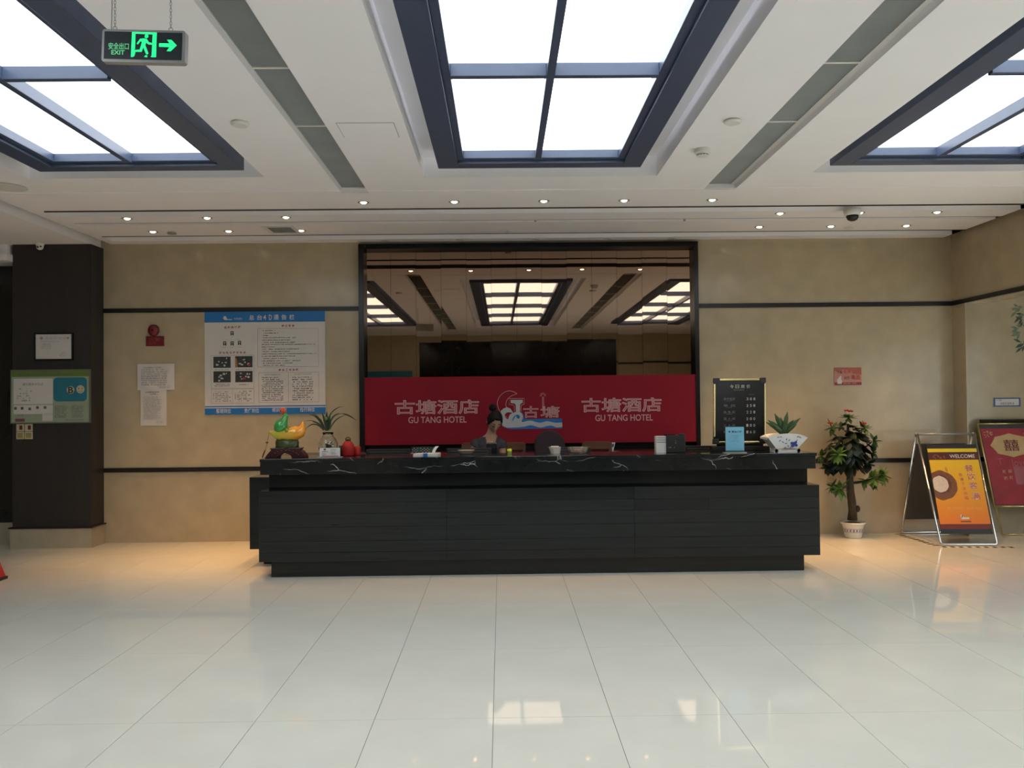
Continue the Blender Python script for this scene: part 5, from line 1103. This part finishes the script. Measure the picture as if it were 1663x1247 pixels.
# ------------------------------------------------------------------ receptionist
PX, PY = -.14, 8.98
L = (PX, PY, 0); T = thing('person', L, 'receptionist with black hair bun and grey short-sleeved jacket looking down', 'person')
tors = [((PX,PY+.02,.80),.148,.105),((PX,PY+.02,.86),.148,.106),((PX,PY+.01,.95),.116,.086),((PX,PY-.005,1.04),.122,.095),((PX+.002,PY-.02,1.11),.130,.103),((PX+.003,PY-.03,1.155),.135,.090),((PX+.006,PY-.04,1.195),.118,.070),((PX+.02,PY-.05,1.228),.082,.058),((PX+.03,PY-.06,1.26),.052,.050),((PX+.04,PY-.075,1.30),.045,.046),((PX+.055,PY-.085,1.36),.045,.05)]
HC = Vector((-.072, 8.86, 1.392)); HM = Matrix.Translation(HC) @ Matrix.Rotation(R(20), 4, 'Z') @ Matrix.Rotation(R(6), 4, 'Y') @ Matrix.Rotation(R(36), 4, 'X')
def headshape(mb, k=1.0, dz=0):
    i0 = len(mb.v); mb.ball((0,0,0), .072*k, .090*k, .112*k, n=32)
    for i in range(i0, len(mb.v)):
        v = mb.v[i]; z = v.z/.112
        if z < 0:
            f_ = 1 + z*.34*(-z)**.35; v.x *= f_; v.y = v.y*(1+z*.20) - (.012*(-z) if v.y < 0 else .022*z)
    return i0
def arm(mb, s, extra=0.0, upto=9, seg=None):
    if s < 0: P = [(-.235,8.945,1.172),(-.268,8.935,1.150),(-.287,8.925,1.09),(-.296,8.915,1.03),(-.298,8.91,.975),(-.285,8.885,.91),(-.255,8.865,.855),(-.232,8.85,.822)]
    else: P = [(-.035,8.94,1.172),(-.010,8.93,1.150),(.004,8.92,1.09),(.012,8.91,1.03),(.015,8.905,.975),(.012,8.885,.91),(.004,8.86,.855),(-.006,8.845,.822)]
    r_ = [.040,.044,.041,.037,.035,.034,.028,.022]
    P, r_ = P[:upto], [q_+extra for q_ in r_[:upto]]; mb.tube(P, r_, 14); return Vector(P[-1])
b = MB(); b.rings(tors, 24)
i0 = headshape(b)
b.ball((0,-.092,-.020), .012,.014,.022, n=10); b.ball((0,-.098,-.034), .014,.011,.010, n=10)
for s in (-1, 1): b.ball((s*.071,.006,-.012), .010,.018,.030, n=10); b.ball((s*.030,-.078,.004), .015,.010,.010, n=10)
b.ball((0,-.076,-.062), .020,.010,.010, n=10)
b.xf(HM, i0)
for s in (-1, 1):
    wp = arm(b, s); fd = Vector((-s*.62, -.72, -.30)).normalized(); sd = fd.cross(Vector((0,0,1))).normalized(); pn = sd.cross(fd)   # finger direction, across, back of the hand
    pc = wp + fd*.045; i1 = len(b.v); b.ball((0,0,0), .033,.047,.015, n=12); b.xf(Matrix.Translation(pc) @ Matrix((sd, -fd, pn)).transposed().to_4x4(), i1)
    for k in range(4):
        lf = (.058,.068,.064,.050)[k] if s > 0 else (.050,.064,.068,.058)[k]; x = (k-1.5)*.0168; b0 = pc + sd*x + fd*.034 + pn*.002
        b.tube([b0, b0 + fd*lf*.45 + sd*x*.15, b0 + fd*lf*.75 + sd*x*.18 - pn*.012, b0 + fd*lf*.9 + sd*x*.18 - pn*.026], [.0092,.0088,.0082,.007], 8)
    t0 = pc + sd*(-s*.024) - fd*.012; b.tube([t0, t0 + sd*(-s*.020) + fd*.022 - pn*.006, t0 + sd*(-s*.023) + fd*.046 - pn*.014], [.012,.010,.008], 8)
for s in (-1, 1):
    b.tube([(PX+s*.075,PY+.02,.82),(PX+s*.08,PY+.01,.62),(PX+s*.08,PY+.005,.45),(PX+s*.08,PY+.01,.25),(PX+s*.08,PY+.015,.09)], [.082,.070,.052,.046,.034], 16)
    b.tube([(PX+s*.08,PY+.045,.045),(PX+s*.085,PY-.02,.042),(PX+s*.09,PY-.12,.030)], [.036,.038,.028], 12)
def remeshed(name, mb, M_, vox, smooth_it=4):
    me = mesh_of(name, mb, M_, (0,0,0)); o = bpy.data.objects.new(name, me); COL.objects.link(o)
    r_ = o.modifiers.new('r','REMESH'); r_.mode = 'VOXEL'; r_.voxel_size = vox; r_.use_smooth_shade = True
    s_ = o.modifiers.new('s','SMOOTH'); s_.iterations = smooth_it; s_.factor = .5
    dg = bpy.context.evaluated_depsgraph_get(); out = bpy.data.meshes.new_from_object(o.evaluated_get(dg)); bpy.data.objects.remove(o); out.name = name
    return out
def finish(name, me, M_, parent=T, solid=0):
    me.transform(Matrix.Translation(-Vector(L))); me.materials.clear(); me.materials.append(M_)
    for p in me.polygons: p.use_smooth = True
    o = bpy.data.objects.new(name, me); COL.objects.link(o); o.parent = parent
    if solid: s_ = o.modifiers.new('solid','SOLIDIFY'); s_.thickness = solid; s_.offset = 1
    return o
finish('body', remeshed('body', b, M_skin, .0055, 2), M_skin)
def cut(me, drop):
    bm = bmesh.new(); bm.from_mesh(me); bmesh.ops.delete(bm, geom=[f_ for f_ in bm.faces if drop(f_.calc_center_median())], context='FACES'); bm.to_mesh(me); bm.free(); return me
# grey jacket: open front, short sleeves
b = MB(); b.rings([(c, rx+.015, ry+.015) for c, rx, ry in tors[:8]] , 24); arm(b, -1, .016, 4); arm(b, 1, .016, 4)
me = remeshed('jacket', b, M_jacket, .007, 5)
def dropj(c):
    if c.z > 1.236 or c.z < .81: return True
    if c.x < -.235 or c.x > -.04:
        hem = 1.125 + max(0, -.26-c.x)*.5 if c.x < -.14 else 1.125
        if c.z < hem and (c.x < -.252 or c.x > -.028) and c.y < 9.05: return True
    xc = -.107 + (1.2-c.z)*.02; wv = .050 + max(0, c.z-1.19)*.25
    return c.y < PY-.02 and abs(c.x-xc) < wv and c.z < 1.3
finish('jacket', cut(me, dropj), M_jacket, solid=.004)
b = MB(); b.rings([(c, rx+.007, ry+.007) for c, rx, ry in tors[:7]], 24); me = remeshed('top', b, M_top, .007, 4); tp_ = finish('black_top', cut(me, lambda c: c.z > 1.172 or c.z < .82), M_top, solid=.002)
for k in range(6):
    x = -.150 + k*.018; b = MB(); b.ball((x, PY-.139+abs(k-2.5)*.0022, 1.167), .0042, n=8); obj('bead', b, M_paper, tp_, L, smooth=True)
b = MB()
b.rings([((PX,PY+.02,.62),.16,.115),((PX,PY+.02,.75),.166,.12),((PX,PY+.02,.86),.165,.118),((PX,PY+.01,.93),.142,.102)], 24)
for s in (-1, 1): b.tube([(PX+s*.078,PY+.02,.80),(PX+s*.08,PY+.01,.60),(PX+s*.08,PY+.005,.45),(PX+s*.08,PY+.01,.25),(PX+s*.08,PY+.015,.07)], [.088,.084,.072,.068,.066], 16)
finish('trousers', remeshed('trousers', b, M_top, .009, 3), M_top)
for s in (-1, 1): b = MB(); b.tube([(PX+s*.08,PY+.06,.045),(PX+s*.085,PY-.02,.048),(PX+s*.09,PY-.13,.036)], [.043,.045,.034], 12); b.box(PX+s*.085-.038, PX+s*.085+.042, PY-.15, PY+.09, 0, .012); obj('shoe', b, M_blk, T, L, smooth=True)
b = MB(); b.tube([(PX+.03+.066*math.cos(q_), PY-.066-.075*math.sin(q_), 1.238-.055*max(0, math.sin(q_))) for q_ in [i*.3 for i in range(-1, 12)]], .0016, 5); obj('necklace', b, M_gold, T, L)
# hair cap and bun
b = MB(); i0 = headshape(b, 1.105)
vs_, fs_ = b.v, []
for f_ in b.f:
    c = sum((b.v[i] for i in f_), Vector())/len(f_); line_ = .074 if abs(c.x) < .035 else .074 - (abs(c.x)-.035)*2.4
    if c.y < .0 and c.z < line_: continue
    if c.z < -.066: continue
    fs_.append(f_)
b.f = fs_; b.m = [0]*len(fs_); b.xf(HM); o = obj('hair', b, M_hair, T, L, smooth=True); s_ = o.modifiers.new('s','SOLIDIFY'); s_.thickness = .006; s_.offset = -1
b = MB(); b.ball((-.090,8.885,1.530), .040,.038,.037, n=20)
for k in range(3): b.tube([(-.090+.037*math.cos(q_)*math.cos(k), 8.885+.037*math.sin(q_), 1.530+.034*math.cos(q_)*math.sin(k)) for q_ in [2*PI*i/16 for i in range(16)]], .006, 6, closed=True)
obj('hair_bun', b, M_hair, T, L, smooth=True)
for s in (-1, 1):
    b = MB(); b.tube([(s*.016,-.0875,.000),(s*.030,-.0895,-.005),(s*.045,-.078,-.001)], [.0015,.0026,.0015], 6); b.xf(HM); obj('eyelash', b, M_hair, T, L)
    b = MB(); b.tube([(s*.014,-.0880,.020),(s*.032,-.0850,.024),(s*.050,-.070,.019)], [.002,.003,.0015], 6); b.xf(HM); obj('eyebrow', b, M_hair, T, L)
b = MB(); b.tube([(-.018,-.080,-.061),(0,-.0875,-.060),(.018,-.080,-.061)], [.002,.0045,.002], 8); b.xf(HM); obj('lips', b, M_lip, T, L)
